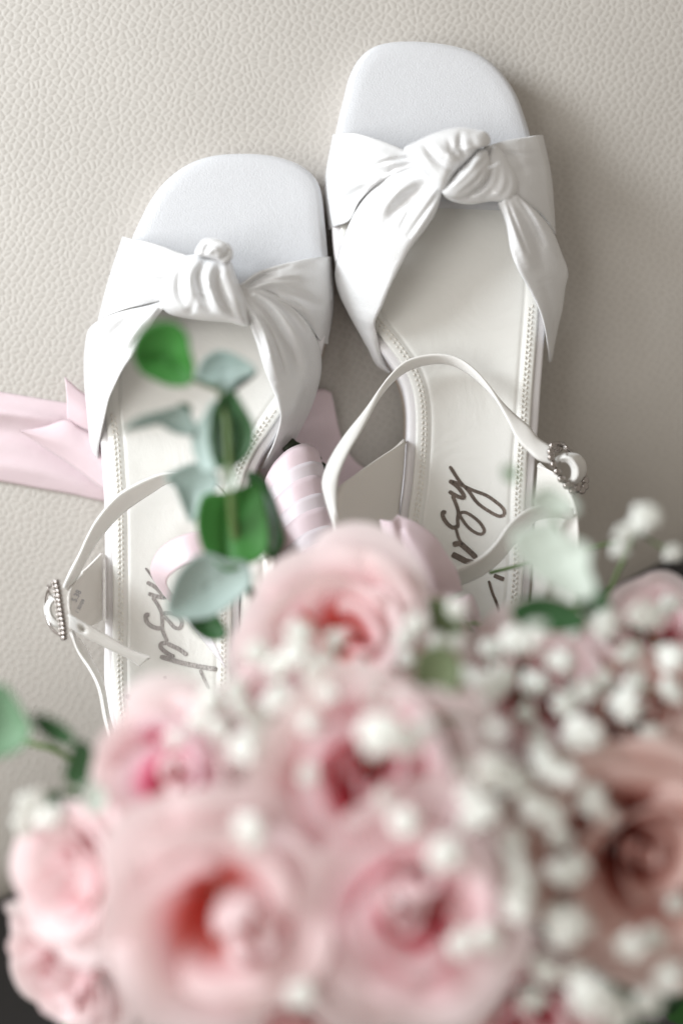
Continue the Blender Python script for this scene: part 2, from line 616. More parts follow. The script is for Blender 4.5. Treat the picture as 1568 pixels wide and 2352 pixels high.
def build_base(sh, outline, toe_outline, stitch_range, toe_mat):
    O = curve(outline, 220, closed=True)
    mm = 0.001 / PX
    v, f = slab_data(O, [(0.2 * mm, -0.008), (-0.1 * mm, -0.0075), (-0.1 * mm, -0.005), (0.3 * mm, -0.0045)], -0.0045)
    mk('outsole', v, f, M_sole, sh)
    v, f = slab_data(O, [(0.3 * mm, -0.0045), (0.1 * mm, 0.004), (0.1 * mm, ZB - 0.002), (0.5 * mm, ZB - 0.0006), (1.2 * mm, ZB), (3.9 * mm, ZB)], ZB - 0.004)
    mk('welt', v, f, M_band, sh)
    v, f = slab_data(O, [(3.7 * mm, ZB - 0.001), (3.65 * mm, ZI - 0.001), (4.0 * mm, ZI - 0.0002), (4.6 * mm, ZI), (9.2 * mm, ZI), (9.6 * mm, ZI - 0.00045), (10.2 * mm, ZI - 0.0001), (11.5 * mm, ZI - 0.0002)], ZI - 0.0002, cup=0.0012)
    foot = mk('footbed', v, f, M_insole, sh)
    bvh = BVHTree.FromPolygons([Vector(p) for p in v], f)
    # toe pad wrapped in satin
    T = curve(toe_outline, 160, closed=True)
    v, f = slab_data(T, [(0.5 * mm, 0.0), (0.15 * mm, 0.008), (0.2 * mm, ZI - 0.003), (0.8 * mm, ZI - 0.0008), (1.8 * mm, ZI + 0.0004), (3.2 * mm, ZI + 0.0010)], ZI + 0.0012)
    mk('toe_pad', v, f, toe_mat, sh)
    # two rows of stitches along each side of the footbed
    for (ya, yb, side) in stitch_range:
        acc = Acc()
        for row, d in enumerate((6.3, 7.7)):
            L = inset(O, d * mm)
            c = L[:, 0].mean()
            sel = L[(L[:, 1] > ya) & (L[:, 1] < yb)]
            midx = spine(L)(sel[:, 1])[:, 0]
            sel = sel[(sel[:, 0] < midx) if side < 0 else (sel[:, 0] > midx)]
            sel = sel[np.argsort(sel[:, 1])]
            ln = np.r_[0, np.cumsum(np.linalg.norm(np.diff(sel, axis=0), axis=1))]
            step = 12.5
            for k in range(int(ln[-1] / step)):
                s0 = k * step + row * step * 0.5
                a = np.array([np.interp(s0, ln, sel[:, j]) for j in (0, 1)])
                b = np.array([np.interp(s0 + 9.5, ln, sel[:, j]) for j in (0, 1)])
                skew = 1.6 if row else -1.6
                pa = on_surface(bvh, a[0] - skew, a[1], 0.0001)
                pb = on_surface(bvh, b[0] + skew, b[1], 0.0001)
                d_ = pb - pa
                n_ = Vector((-d_.y, d_.x, 0)).normalized() * 0.00042
                up = Vector((0, 0, 0.00055))
                m_ = (pa + pb) / 2
                vv = [pa, pa + d_ * 0.3 + n_, pa + d_ * 0.7 + n_, pb, pa + d_ * 0.7 - n_, pa + d_ * 0.3 - n_, pa + d_ * 0.3 + up, pa + d_ * 0.7 + up]
                acc.add(([tuple(x) for x in vv], [(0, 6, 1), (1, 6, 7, 2), (2, 7, 3), (3, 7, 4), (4, 7, 6, 5), (5, 6, 0)]))
        st = acc.build('stitching', M_thread, sh)
        st['kind'] = 'stuff'
    return bvh


def stroke_data(pts, w, bvh, n=None):
    w = w * 0.92
    P = curve(pts, n or max(8, len(pts) * 5))
    t = np.gradient(P[:, :2], axis=0)
    nn = np.stack([-t[:, 1], t[:, 0]], -1)
    nn /= np.linalg.norm(nn, axis=1)[:, None] + 1e-9
    v, f = [], []
    wj = P[:, 2] if P.shape[1] > 2 else np.full(len(P), w)
    ends = np.minimum(np.arange(len(P)), np.arange(len(P))[::-1])
    wj = np.where(ends == 0, wj * 0.6, wj)
    for i, p in enumerate(P):
        for s in (-0.5, 0.5):
            q = p[:2] + nn[i] * s * wj[i]
            v.append(tuple(on_surface(bvh, q[0], q[1], 0.00025)))
    for i in range(len(P) - 1):
        f.append((2 * i, 2 * i + 1, 2 * i + 3, 2 * i + 2))
    return v, up_faces(v, f)


def bead_mesh():
    bm = bmesh.new()
    bmesh.ops.create_uvsphere(bm, u_segments=14, v_segments=9, radius=1.0)
    for v in bm.verts:
        v.co.z = math.copysign(min(abs(v.co.z), 0.72), v.co.z)
    me = bpy.data.meshes.new('bead')
    bm.to_mesh(me)
    bm.free()
    me.polygons.foreach_set('use_smooth', [True] * len(me.polygons))
    me.materials.append(M_metal)
    return me


BEAD = bead_mesh()


def beads(parent, pts, r, elong=1.0, along=None):
    for p in pts:
        o = new_obj('bead', BEAD, parent)
        o.location = at(*p) - root_of(parent)
        o.scale = (r * elong, r, r)
        if along is not None:
            o.rotation_euler = (math.pi / 2, 0, along)


# ---- right sandal (set higher in the picture)
z1 = conv(1140, 60, 0.70153)
z3 = conv(1100, 1250, 0.76531)
zl = conv(1600, 1720, 0.29337)
zb = conv(1900, 1560, 0.25510)

sr = empty('sandal', at(1040, 700, -0.008), 'white satin sandal set further up, its ankle strap looping beside a round beaded buckle', 'sandal', 'pair of white satin bridal sandals')
toe_r = [(764, 470), (763, 400), (769, 307), (778, 260), (788, 221), (801, 170), (823, 129), (853, 103), (887, 92), (939, 88), (999, 92), (1055, 102), (1102, 119), (1136, 142), (1162, 170), (1188, 211), (1208, 264), (1224, 320), (1244, 400), (1258, 470), (1010, 480)]
out_r = [(769, 307), (778, 260), (788, 221), (801, 170), (823, 129), (853, 103), (887, 92), (939, 88), (999, 92), (1055, 102), (1102, 119), (1136, 142), (1162, 170), (1188, 211), (1208, 264), (1224, 320), (1240, 380), (1258, 470), (1264, 560), (1262, 640), (1256, 740), (1249, 836), (1244, 900), (1239, 977), (1234, 1028), (1227, 1140), (1223, 1305), (1210, 1420), (1180, 1490), (1130, 1540), (1060, 1560), (985, 1540), (930, 1490), (905, 1420), (900, 1340), (908, 1260), (917, 1173), (925, 1117), (931, 1047), (934, 976), (932, 930), (923, 887), (908, 855), (875, 808), (840, 765), (808, 715), (785, 660), (770, 610), (763, 560), (760, 500), (762, 400)]
bvh_r = build_base(sr, out_r, toe_r, [(690, 1480, -1), (690, 1480, 1)], M_toe)

patch('front_strap', [
    z1([(152, 630, .008), (200, 624, .020), (265, 622, .027), (400, 660, .034), (530, 712, .037), (620, 760, .036)]),
    z1([(108, 900, .006), (140, 880, .018), (250, 860, .028), (400, 800, .036), (620, 785, .037)]),
    z1([(130, 1142, .007), (165, 1125, .015), (240, 1095, .024), (300, 985, .031), (430, 872, .036), (620, 810, .036)])],
    M_satin, sr, bulge=0.001, nu=60, nv=34, creases=[
        (z1([(230, 780), (330, 835), (450, 830)]), -2.4, 13), (z1([(180, 715), (330, 720), (500, 770)]), 1.6, 17),
        (z1([(150, 1010), (260, 960), (350, 890)]), -1.4, 12), (z1([(150, 880), (280, 900), (420, 860)]), 1.2, 15), (z1([(600, 755), (480, 765), (390, 790)]), -1.1, 6), (z1([(600, 780), (500, 805), (420, 850)]), -0.9, 6)])
patch('front_strap', [
    z1([(600, 790, .036), (430, 860, .035), (310, 980, .030), (235, 1120, .025), (190, 1250, .020), (163, 1370, .014), (180, 1470, .012), (230, 1580, .011), (290, 1690, .010), (340, 1780, .008), (385, 1865, .004), (440, 1903, .000)]),
    z1([(740, 925, .039), (705, 1050, .038), (640, 1150, .037), (570, 1240, .036), (510, 1350, .034), (460, 1450, .032), (420, 1550, .028), (380, 1640, .023), (390, 1700, .018), (410, 1790, .011), (437, 1860, .005), (466, 1903, .001)])],
    M_satin, sr, bulge=0.0035, nu=90, nv=30, creases=[
        (z1([(450, 1090), (500, 1030), (580, 960), (640, 910)]), -2.6, 16), (z1([(420, 1020), (500, 930), (600, 860)]), 1.4, 16),
        (z1([(560, 1200), (640, 1080), (700, 960)]), 1.0, 14), (z1([(720, 940), (650, 1040), (560, 1170)]), -0.9, 6), (z1([(690, 910), (590, 1000), (520, 1120)]), -0.9, 6), (z1([(300, 1560), (330, 1400), (420, 1200)]), 0.9, 22)])
patch('front_strap', [
    z1([(960, 700, .037), (1080, 662, .034), (1180, 645, .028), (1250, 634, .020), (1277, 633, .009)]),
    z1([(1020, 790, .039), (1150, 800, .035), (1250, 810, .026), (1300, 830, .018), (1322, 850, .007)]),
    z1([(1120, 960, .036), (1200, 1010, .032), (1270, 1060, .025), (1325, 1130, .016), (1346, 1165, .008)])],
    M_satin, sr, bulge=0.001, nu=44, nv=30, creases=[
        (z1([(1040, 690), (1130, 760), (1180, 860)]), -1.6, 14), (z1([(1140, 830), (1220, 800), (1310, 850)]), -1.0, 12), (z1([(1160, 700), (1230, 700), (1290, 720)]), 0.8, 15), (z1([(1010, 720), (1100, 730), (1210, 740)]), -1.0, 6)])
patch('front_strap', [
    z1([(1138, 950, .038), (1200, 1005, .036), (1260, 1060, .032), (1330, 1150, .025), (1375, 1260, .018), (1412, 1370, .013), (1397, 1450, .012), (1382, 1560, .010), (1352, 1690, .006), (1324, 1840, -.001)]),
    z1([(1035, 1000, .038), (1075, 1100, .037), (1105, 1260, .036), (1140, 1350, .035), (1200, 1460, .031), (1250, 1560, .027), (1282, 1660, .021), (1300, 1780, .010), (1306, 1850, .003)])],
    M_satin, sr, bulge=0.003, nu=80, nv=28, creases=[
        (z1([(1110, 980), (1170, 1060), (1240, 1200), (1270, 1330)]), -2.0, 13), (z1([(1090, 1050), (1140, 1180), (1200, 1330)]), 1.4, 13),
        (z1([(1230, 1060), (1310, 1180), (1360, 1330)]), 1.0, 14), (z1([(1280, 1420), (1320, 1560), (1330, 1700)]), -0.8, 12), (z1([(1090, 1000), (1130, 1110), (1190, 1260)]), -1.1, 5), (z1([(1150, 980), (1220, 1090), (1280, 1220)]), -1.0, 5)])

kr = Acc()
kr.add(pillow_data(z1([(1010, 690), (1060, 720), (1100, 780), (1142, 880), (1135, 955), (1108, 992), (1000, 990), (880, 1006), (780, 985), (735, 945), (800, 880), (900, 900), (960, 820), (980, 740)]), .036, .009, skirt=.012, q=.6, creases=[
    (z1([(860, 975), (960, 900), (1010, 800)]), -2.2, 9), (z1([(950, 985), (1030, 900), (1050, 790)]), -1.8, 8), (z1([(1040, 980), (1090, 900), (1080, 800)]), -1.5, 8), (z1([(800, 960), (850, 930), (900, 910)]), 1.0, 8)]))
kr.add(pillow_data(z1([(735, 938), (775, 880), (815, 832), (880, 768), (945, 705), (975, 715), (992, 770), (990, 830), (960, 890), (920, 925), (860, 965), (790, 975)]), .043, .008, skirt=.014, q=.55, creases=[
    (z1([(770, 920), (850, 850), (930, 760)]), 1.2, 9), (z1([(830, 950), (920, 880), (975, 800)]), -1.5, 6), (z1([(930, 800), (965, 770), (975, 730)]), -1.6, 6)]))
kr.add(pillow_data(z1([(532, 708), (590, 672), (700, 622), (830, 592), (920, 606), (972, 618), (997, 660), (985, 692), (945, 702), (880, 768), (815, 830), (737, 932), (660, 860), (585, 785)]), .045, .008, skirt=.016, q=.6, p=3.0, creases=[
    (z1([(640, 680), (690, 750), (780, 815), (800, 825)]), -2.2, 7), (z1([(700, 690), (760, 740), (820, 790)]), 1.6, 11), (z1([(835, 620), (832, 690), (868, 765)]), -2.4, 6),
    (z1([(770, 660), (790, 710), (845, 770)]), -1.1, 6), (z1([(890, 640), (905, 680), (935, 705)]), -1.2, 7), (z1([(590, 720), (660, 790), (735, 890)]), 1.4, 9)]))
kr.build('knot', M_satin, sr)
th = Acc()
th.add(tube_data([at(*p) for p in z1([(985, 810, .053), (1010, 800, .054), (1030, 788, .055), (1044, 776, .056)])], 0.00016, n=5))
th.build('loose_thread', M_satin, sr)

# heel quarters, ankle strap, beaded buckle
patch('heel_counter', [
    [(931, 1010, .013), (927, 1080, .013), (921, 1140, .013), (912, 1230, .013), (900, 1340, .013), (908, 1440, .013), (950, 1510, .013)],
    [(931, 1012, .017), (862, 1056, .030), (815, 1090, .039), (779, 1121, .046), (768, 1200, .052), (800, 1330, .058), (860, 1500, .060)]],
    M_lining, sr, bulge=0.001, nv=22, nu=60)
patch('heel_counter', [
    [(1234, 1065, .013), (1229, 1140, .013), (1224, 1305, .013), (1210, 1420, .013), (1160, 1510, .013)],
    [(1235, 1066, .017), (1285, 1094, .028), (1318, 1150, .036), (1328, 1250, .045), (1315, 1400, .055), (1230, 1530, .060)]],
    M_lining, sr, bulge=0.001, nv=22, nu=60)
patch('ankle_strap', [
    [(763, 1204, .048), (745, 1145, .047), (739, 1108, .046), (753, 1061, .042), (786, 1005, .036), (838, 939, .031), (885, 873, .028), (927, 831, .027), (964, 817, .027), (1011, 812, .027), (1049, 819, .027), (1086, 843, .028), (1119, 878, .029), (1152, 920, .030), (1185, 953, .031), (1213, 976, .032), (1236, 1005, .033), (1266, 1025, .034)],
    [(779, 1202, .050), (774, 1155, .049), (779, 1094, .047), (800, 1042, .042), (833, 986, .035), (875, 911, .028), (913, 869, .023), (950, 847, .021), (1002, 836, .021), (1039, 840, .022), (1077, 861, .024), (1114, 894, .027), (1142, 927, .030), (1166, 969, .033), (1185, 1007, .035), (1213, 1038, .036), (1236, 1057, .037), (1268, 1067, .037)]],
    M_strap, sr, bulge=0.0008, nu=110, nv=9, solid=0.0014, roll=0.0004)
patch('ankle_strap', [
    [(1318, 1166, .044), (1262, 1160, .044), (1213, 1169, .044), (1171, 1201, .045), (1142, 1244, .046), (1110, 1276, .047), (1058, 1305, .048), (1002, 1328, .049), (930, 1340, .05)],
    [(1318, 1196, .036), (1270, 1190, .036), (1226, 1200, .036), (1190, 1240, .036), (1150, 1290, .036), (1110, 1322, .037), (1060, 1345, .038), (1002, 1362, .039), (930, 1370, .04)]],
    M_strap, sr, bulge=0.0006, nu=60, nv=9, solid=0.0014)
bk = Acc()
ringc = zb([(685, 430, .036), (640, 560, .038), (690, 730, .039), (800, 930, .038), (960, 1095, .035), (1100, 1090, .030), (1160, 950, .027), (1080, 700, .026), (900, 480, .030), (760, 400, .034)])
rp = curve(ringc, 40, closed=True)
bk.add(tube_data([tuple(p) for p in at_arr(np.vstack([rp, rp[:1]]))], 0.0007, n=6))
buckle = bk.build('buckle', M_metal, sr)
P = zb([(675, 440, .037), (645, 525, .039), (652, 608, .040), (688, 712, .040), (742, 815, .040), (803, 925, .039), (880, 1020, .038), (965, 1098, .036), (1030, 1062, .035), (1100, 1092, .033), (1145, 1035, .031), (1150, 950, .029), (720, 470, .033), (760, 480, .031)])
beads(buckle, P, 0.00155, 1.0)
pr = Acc()
pr.add(tube_data([at(*p) for p in zb([(815, 385, .040), (850, 430, .042), (870, 480, .043), (880, 530, .042), (880, 620, .038)])], [0.0004, 0.0005, 0.0005, 0.0005, 0.0005], n=8))
pr.build('prong', M_metal, buckle)
patch('strap_loop', [
    zb([(700, 620, .034), (790, 560, .036), (900, 535, .036), (1050, 560, .034), (1145, 650, .030), (1172, 790, .028), (1125, 930, .028), (1010, 1005, .032)]),
    zb([(740, 690, .037), (800, 650, .040), (870, 630, .043), (950, 670, .045), (1000, 750, .045), (1010, 850, .043), (985, 930, .040), (930, 960, .037)])],
    M_strap, sr, nu=50, nv=10, bulge=0.001)
patch('strap_loop', [
    zb([(780, 610, .043), (910, 600, .045), (1010, 680, .046), (1062, 790, .045), (1055, 890, .043), (1000, 960, .040)]),
    zb([(800, 680, .038), (880, 690, .040), (930, 750, .040), (945, 830, .040), (930, 900, .038), (900, 930, .036)])],
    M_strap, sr, nu=40, nv=10, bulge=0.0008)

heel = Acc()
heel.add(slab_data(curve([(940, 1400), (1060, 1380), (1180, 1400), (1175, 1480), (1125, 1530), (1060, 1545), (990, 1530), (945, 1480)], 60, closed=True), [(3, -0.052), (0, -0.050), (0, -0.0075)], -0.0075))
heel.build('heel', M_satin, sr)

let = Acc()
for pts, w in [
    (zl([(290, 95), (350, 190), (425, 300), (525, 405), (640, 560), (790, 670), (930, 735), (985, 715), (980, 650), (890, 560), (760, 470), (590, 405), (470, 350), (380, 310), (285, 280)]), 8.5),
    (zl([(285, 280), (390, 360), (460, 450), (475, 500), (400, 485), (280, 418)]), 10),
    (zl([(325, 470), (370, 580), (400, 680), (392, 780), (392, 870), (360, 890)]), 9),
    (zl([(245, 690), (205, 685), (205, 740), (260, 830), (330, 880), (392, 868)]), 10.5),
    (zl([(400, 700), (480, 685), (600, 750), (700, 850), (732, 930), (695, 965), (620, 945), (520, 870), (440, 760), (405, 690)]), 8),
    (zl([(370, 890), (400, 1000), (430, 1060), (500, 1130), (590, 1205), (640, 1270)]), 7.5),
    (zl([(330, 1100), (420, 1085), (480, 1130), (560, 1200), (630, 1270)]), 14),
    (zl([(320, 1220), (420, 1270), (500, 1310), (600, 1335)]), 15),
    (zl([(855, 1492), (920, 1520), (985, 1545)]), 11),
    (zl([(790, 1560), (830, 1700), (890, 1850), (940, 2010)]), 7)]:
    let.add(stroke_data(pts, w, bvh_r))
let.build('lettering', M_foil, sr)

# ---- left sandal (set lower)
z2 = conv(260, 540, 0.70153)
z4 = conv(100, 1600, 0.63776)
zm = conv(480, 2080, 0.25510)
zc2 = conv(140, 2120, 0.21684)

sl = empty('sandal', at(480, 950, -0.008), 'white satin sandal set lower, partly behind the green leaf sprig above the roses', 'sandal', 'pair of white satin bridal sandals')
toe_l = [(262, 690), (276, 610), (299, 545), (318, 503), (340, 460), (366, 423), (400, 391), (439, 367), (486, 352), (546, 347), (610, 350), (653, 359), (688, 373), (714, 392), (731, 415), (740, 445), (746, 503), (750, 545), (754, 600), (756, 700), (520, 710)]
out_l = [(299, 545), (318, 503), (340, 460), (366, 423), (400, 391), (439, 367), (486, 352), (546, 347), (610, 350), (653, 359), (688, 373), (714, 392), (731, 415), (740, 445), (746, 503), (750, 545), (754, 600), (756, 660), (753, 720), (745, 780), (730, 830), (712, 875), (690, 920), (660, 965), (630, 1010), (600, 1055), (577, 1110), (562, 1170), (555, 1250), (552, 1340), (552, 1440), (552, 1540), (545, 1640), (520, 1720), (470, 1780), (400, 1800), (330, 1785), (275, 1740), (247, 1670), (237, 1590), (235, 1527), (237, 1449), (237, 1292), (235, 1150), (231, 1080), (227, 1019), (220, 960), (217, 900), (224, 800), (245, 700), (270, 610)]
bvh_l = build_base(sl, out_l, toe_l, [(940, 1700, -1), (940, 1700, 1)], M_toe)

patch('front_strap', [
    z2([(283, 492, .008), (320, 502, .018), (400, 515, .027), (500, 545, .033), (570, 572, .036), (660, 605, .037)]),
    z2([(205, 730, .006), (245, 725, .019), (330, 715, .028), (450, 715, .035), (600, 735, .037)]),
    z2([(150, 946, .007), (185, 925, .016), (240, 903, .024), (350, 870, .032), (520, 835, .036)])],
    M_satin, sl, bulge=0.0012, nu=56, nv=34, creases=[
        (z2([(210, 700), (350, 640), (500, 620), (580, 610)]), -2.2, 11), (z2([(300, 740), (380, 745), (480, 770)]), -2.4, 12), (z2([(260, 690), (380, 690), (520, 690)]), 1.8, 13),
        (z2([(300, 840), (400, 820), (500, 800)]), 1.2, 12), (z2([(330, 560), (450, 570), (540, 590)]), 1.0, 13), (z2([(640, 650), (520, 655), (400, 690)]), -1.1, 5), (z2([(600, 720), (500, 725), (400, 720)]), -1.0, 5), (z2([(560, 800), (450, 800), (350, 790)]), -0.9, 5)])
patch('front_strap', [
    z2([(520, 830, .037), (430, 858, .035), (330, 880, .032), (230, 908, .025), (150, 945, .017), (102, 990, .011), (78, 1130, .008), (80, 1300, .007), (95, 1450, .006), (107, 1580, .003), (130, 1660, .000), (152, 1690, -.002)]),
    z2([(505, 880, .038), (455, 940, .038), (400, 1040, .037), (340, 1130, .036), (290, 1200, .034), (240, 1300, .031), (215, 1360, .028), (192, 1460, .022), (170, 1560, .015), (156, 1640, .007), (155, 1690, .000)])],
    M_satin, sl, bulge=0.003, nu=80, nv=30, creases=[
        (z2([(165, 1180), (190, 1090), (270, 990), (370, 890)]), -2.8, 15), (z2([(230, 1180), (300, 1060), (400, 920)]), 1.6, 14), (z2([(110, 1060), (180, 980), (290, 910)]), 1.6, 14),
        (z2([(130, 1500), (140, 1350), (190, 1200)]), 1.0, 15), (z2([(460, 930), (480, 890), (490, 860)]), -1.4, 6)])
patch('front_strap', [
    z2([(890, 760, .037), (1000, 690, .037), (1100, 650, .035), (1250, 615, .029), (1340, 603, .022), (1382, 600, .015), (1402, 599, .006)]),
    z2([(920, 775, .038), (1050, 740, .037), (1200, 770, .032), (1330, 810, .022), (1390, 830, .014), (1413, 845, .005)]),
    z2([(930, 800, .036), (1080, 830, .034), (1200, 890, .028), (1290, 980, .020), (1350, 1060, .012), (1382, 1070, .005)])],
    M_satin, sl, bulge=0.001, nu=56, nv=34, creases=[
        (z2([(930, 770), (1010, 715), (1100, 690)]), -2.4, 9), (z2([(930, 750), (990, 700), (1040, 670)]), 1.8, 8), (z2([(960, 780), (1100, 720), (1300, 700)]), 1.2, 12), (z2([(1000, 780), (1150, 790), (1330, 860)]), -1.6, 13), (z2([(1100, 800), (1220, 850), (1330, 960)]), 1.2, 12), (z2([(920, 765), (1050, 730), (1220, 720)]), -1.1, 5), (z2([(940, 790), (1080, 800), (1230, 870)]), -1.1, 5), (z2([(960, 740), (1060, 690), (1180, 650)]), -0.9, 5)])
patch('front_strap', [
    z2([(915, 770, .038), (1020, 765, .037), (1150, 835, .033), (1250, 930, .027), (1300, 1000, .022), (1340, 1090, .016), (1348, 1200, .013), (1330, 1300, .011), (1290, 1420, .008), (1220, 1560, .004), (1140, 1690, .000), (1060, 1742, -.002), (1030, 1740, -.002)]),
    z2([(955, 930, .039), (975, 1000, .038), (1000, 1070, .037), (1040, 1200, .036), (1080, 1300, .034), (1115, 1390, .032), (1126, 1470, .028), (1090, 1600, .018), (1040, 1700, .008), (1022, 1736, .002)])],
    M_satin, sl, bulge=0.003, nu=96, nv=34, creases=[
        (z2([(950, 800), (1050, 880), (1130, 1010), (1200, 1150), (1210, 1220)]), -2.6, 13), (z2([(940, 870), (1010, 960), (1070, 1120), (1120, 1270)]), 1.6, 13), (z2([(1000, 800), (1120, 890), (1220, 1030), (1270, 1180)]), 1.5, 13),
        (z2([(960, 900), (1010, 1000), (1050, 1120)]), -1.2, 7), (z2([(1060, 790), (1170, 880), (1270, 1010)]), -1.5, 9), (z2([(1180, 1500), (1210, 1400), (1240, 1280)]), 0.9, 16), (z2([(950, 850), (1050, 960), (1120, 1110), (1150, 1220)]), -1.2, 5), (z2([(1000, 780), (1130, 860), (1240, 1000)]), -1.0, 5)])
kl = Acc()
kl.add(pillow_data(z2([(600, 602), (680, 588), (740, 602), (800, 598), (860, 625), (890, 700), (920, 770), (950, 840), (960, 920), (960, 972), (920, 972), (860, 955), (740, 945), (620, 930), (530, 905), (487, 860), (490, 780), (515, 700), (555, 635)]), .039, .012, skirt=.014, q=.6, p=2.8, creases=[
    (z2([(640, 620), (590, 700), (590, 800), (640, 880)]), -3.6, 9), (z2([(690, 620), (640, 700), (650, 800), (680, 860)]), 2.5, 9), (z2([(720, 630), (690, 700), (710, 800), (750, 880)]), -3.6, 8),
    (z2([(760, 630), (740, 720), (770, 830), (830, 930)]), 3.0, 10), (z2([(800, 640), (800, 740), (840, 850), (900, 940)]), -3.0, 9), (z2([(850, 640), (870, 740), (910, 850)]), 2.4, 10), (z2([(560, 660), (530, 760), (540, 860)]), 1.8, 10), (z2([(640, 920), (660, 870), (660, 820)]), -1.8, 7)]))
kl.add(pillow_data(z2([(668, 585), (690, 535), (715, 508), (760, 499), (815, 513), (865, 545), (877, 590), (862, 625), (825, 640), (780, 618), (735, 606), (700, 600)]), .045, .007, skirt=.014, q=.6, creases=[
    (z2([(720, 590), (735, 545), (790, 530)]), -3.3, 6), (z2([(800, 620), (840, 590), (845, 550)]), -3.0, 6), (z2([(750, 575), (770, 555), (800, 570)]), 2.2, 7), (z2([(690, 570), (705, 530), (740, 512)]), -1.8, 5)]))
kl.build('knot', M_satin, sl)

cl = patch('heel_counter', [
    [(237, 1270, .013), (237, 1330, .013), (237, 1380, .013), (237, 1424, .013)],
    [(200, 1308, .025), (192, 1345, .026), (196, 1400, .026), (214, 1436, .022)],
    [(190, 1318, .030), (163, 1352, .036), (158, 1400, .037), (172, 1440, .034)]],
    M_lining, sl, nv=22, nu=40, bulge=0.0005)
patch('heel_counter', [
    [(577, 1112, .013), (562, 1170, .013), (555, 1250, .013), (552, 1440, .013), (552, 1540, .013), (520, 1720, .013)],
    [(580, 1114, .018), (605, 1180, .034), (622, 1260, .046), (625, 1440, .055), (600, 1600, .06), (530, 1750, .062)]],
    M_lining, sl, nv=16, nu=50)
# faint size stamp printed inside the heel quarter
for txt, a, b, sz in (('5.38', (668, 648), (765, 460), 0.0013), ('1 30109', (702, 840), (828, 610), 0.0013)):
    pa, pb = zc2([a])[0], zc2([b])[0]
    fc = bpy.data.curves.new('size_stamp', 'FONT')
    fc.body = txt
    fc.size = 1.0
    to = bpy.data.objects.new('size_stamp', fc)
    COL.objects.link(to)
    dg = bpy.context.evaluated_depsgraph_get()
    me = bpy.data.meshes.new_from_object(to.evaluated_get(dg))
    bpy.data.objects.remove(to)
    co = np.array([v.co[:] for v in me.vertices])
    wtxt = co[:, 0].max()
    ax = np.array(pb) - np.array(pa)
    ln = np.linalg.norm(ax)
    ax /= ln
    nrm = np.array((ax[1], -ax[0]))
    if nrm[0] > 0:
        nrm = -nrm
    sc = ln / wtxt
    vs = [v.co.copy() for v in cl.data.vertices]
    off = root_of(sl)
    cb = BVHTree.FromPolygons([v + off for v in vs], [tuple(p.vertices) for p in cl.data.polygons])
    nv_ = []
    for c in co:
        q = np.array(pa) + ax * c[0] * sc + nrm * c[1] * sc * 1.1
        o_ = Vector((0, 0, H))
        d_ = (at(q[0], q[1], 0) - o_).normalized()
        hit = cb.ray_cast(o_, d_)
        nv_.append((hit[0] if hit[0] is not None else at(q[0], q[1], .03)) - d_ * 0.0003)
    mk('size_stamp', nv_, [tuple(p.vertices) for p in me.polygons], M_ink, cl, smooth=False)

patch('ankle_strap', [
    [(143, 1348, .036), (159, 1312, .036), (182, 1269, .036), (198, 1234, .036), (217, 1199, .036), (241, 1167, .036), (272, 1136, .036), (311, 1113, .036), (350, 1096, .036), (385, 1087, .036), (430, 1086, .037), (490, 1110, .040), (550, 1180, .044), (610, 1280, .05)],
    [(157, 1358, .034), (178, 1328, .033), (198, 1289, .032), (225, 1246, .030), (256, 1207, .029), (284, 1179, .028), (315, 1156, .027), (350, 1133, .027), (385, 1112, .027), (430, 1108, .028), (480, 1132, .032), (535, 1200, .038), (595, 1290, .046)]],
    M_strap, sl, bulge=0.0008, nu=90, nv=9, solid=0.0014, roll=0.0004)
patch('ankle_strap', [
    [(158, 1408, .038), (205, 1436, .038), (249, 1460, .036), (303, 1492, .033), (346, 1508, .031)],
    [(158, 1442, .036), (190, 1462, .036), (249, 1492, .034), (296, 1515, .031), (320, 1532, .029)]],
    M_strap, sl, bulge=0.0012, nu=40, nv=11, solid=0.0014, creases=[([(186, 1440), (195, 1450)], -2.5, 5)])
patch('ankle_strap', [
    [(163, 1447, .034), (175, 1492, .035), (206, 1535, .036), (229, 1582, .037), (243, 1650, .038), (262, 1740, .04)],
    [(170, 1452, .030), (197, 1484, .028), (219, 1527, .027), (238, 1566, .027), (254, 1650, .028), (280, 1740, .03)]],
    M_strap, sl, bulge=0.001, nu=50, nv=9, solid=0.0014)
bl = Acc()
barp = curve(zc2([(335, 285, .044), (375, 480, .045), (405, 700, .046), (440, 930, .045), (465, 1110, .044), (468, 1255, .043)]), 13)
bl.add(tube_data([tuple(p) for p in at_arr(barp)], 0.0006))
back = curve(zc2([(335, 285, .044), (200, 420, .034), (150, 700, .030), (250, 1100, .034), (468, 1255, .043)]), 18)
bl.add(tube_data([tuple(p) for p in at_arr(back)], 0.0006))
buckle2 = bl.build('buckle', M_metal, sl)
beads(buckle2, [tuple(p) for p in barp], 0.00125, 1.15, along=0.12)
beads(buckle2, [(p[0] - 8, p[1] + 2, p[2] - 0.002) for p in barp[:12]], 0.00085)
pr = Acc()
pr.add(tube_data([at(*p) for p in zc2([(188, 345, .041), (186, 400, .042), (196, 450, .042), (222, 500, .040), (290, 560, .037)])], 0.0004, n=8))
pr.build('prong', M_metal, buckle2)
patch('strap_loop', [
    zc2([(390, 440, .032), (340, 465, .031), (220, 520, .028), (125, 640, .027), (108, 780, .027), (160, 950, .028), (260, 1050, .030), (425, 1098, .033)]),
    zc2([(400, 560, .036), (340, 580, .037), (280, 620, .038), (225, 700, .039), (222, 800, .039), (260, 890, .039), (330, 950, .038), (440, 1010, .036)])],
    M_strap, sl, nu=50, nv=12, bulge=0.002)
heel = Acc()
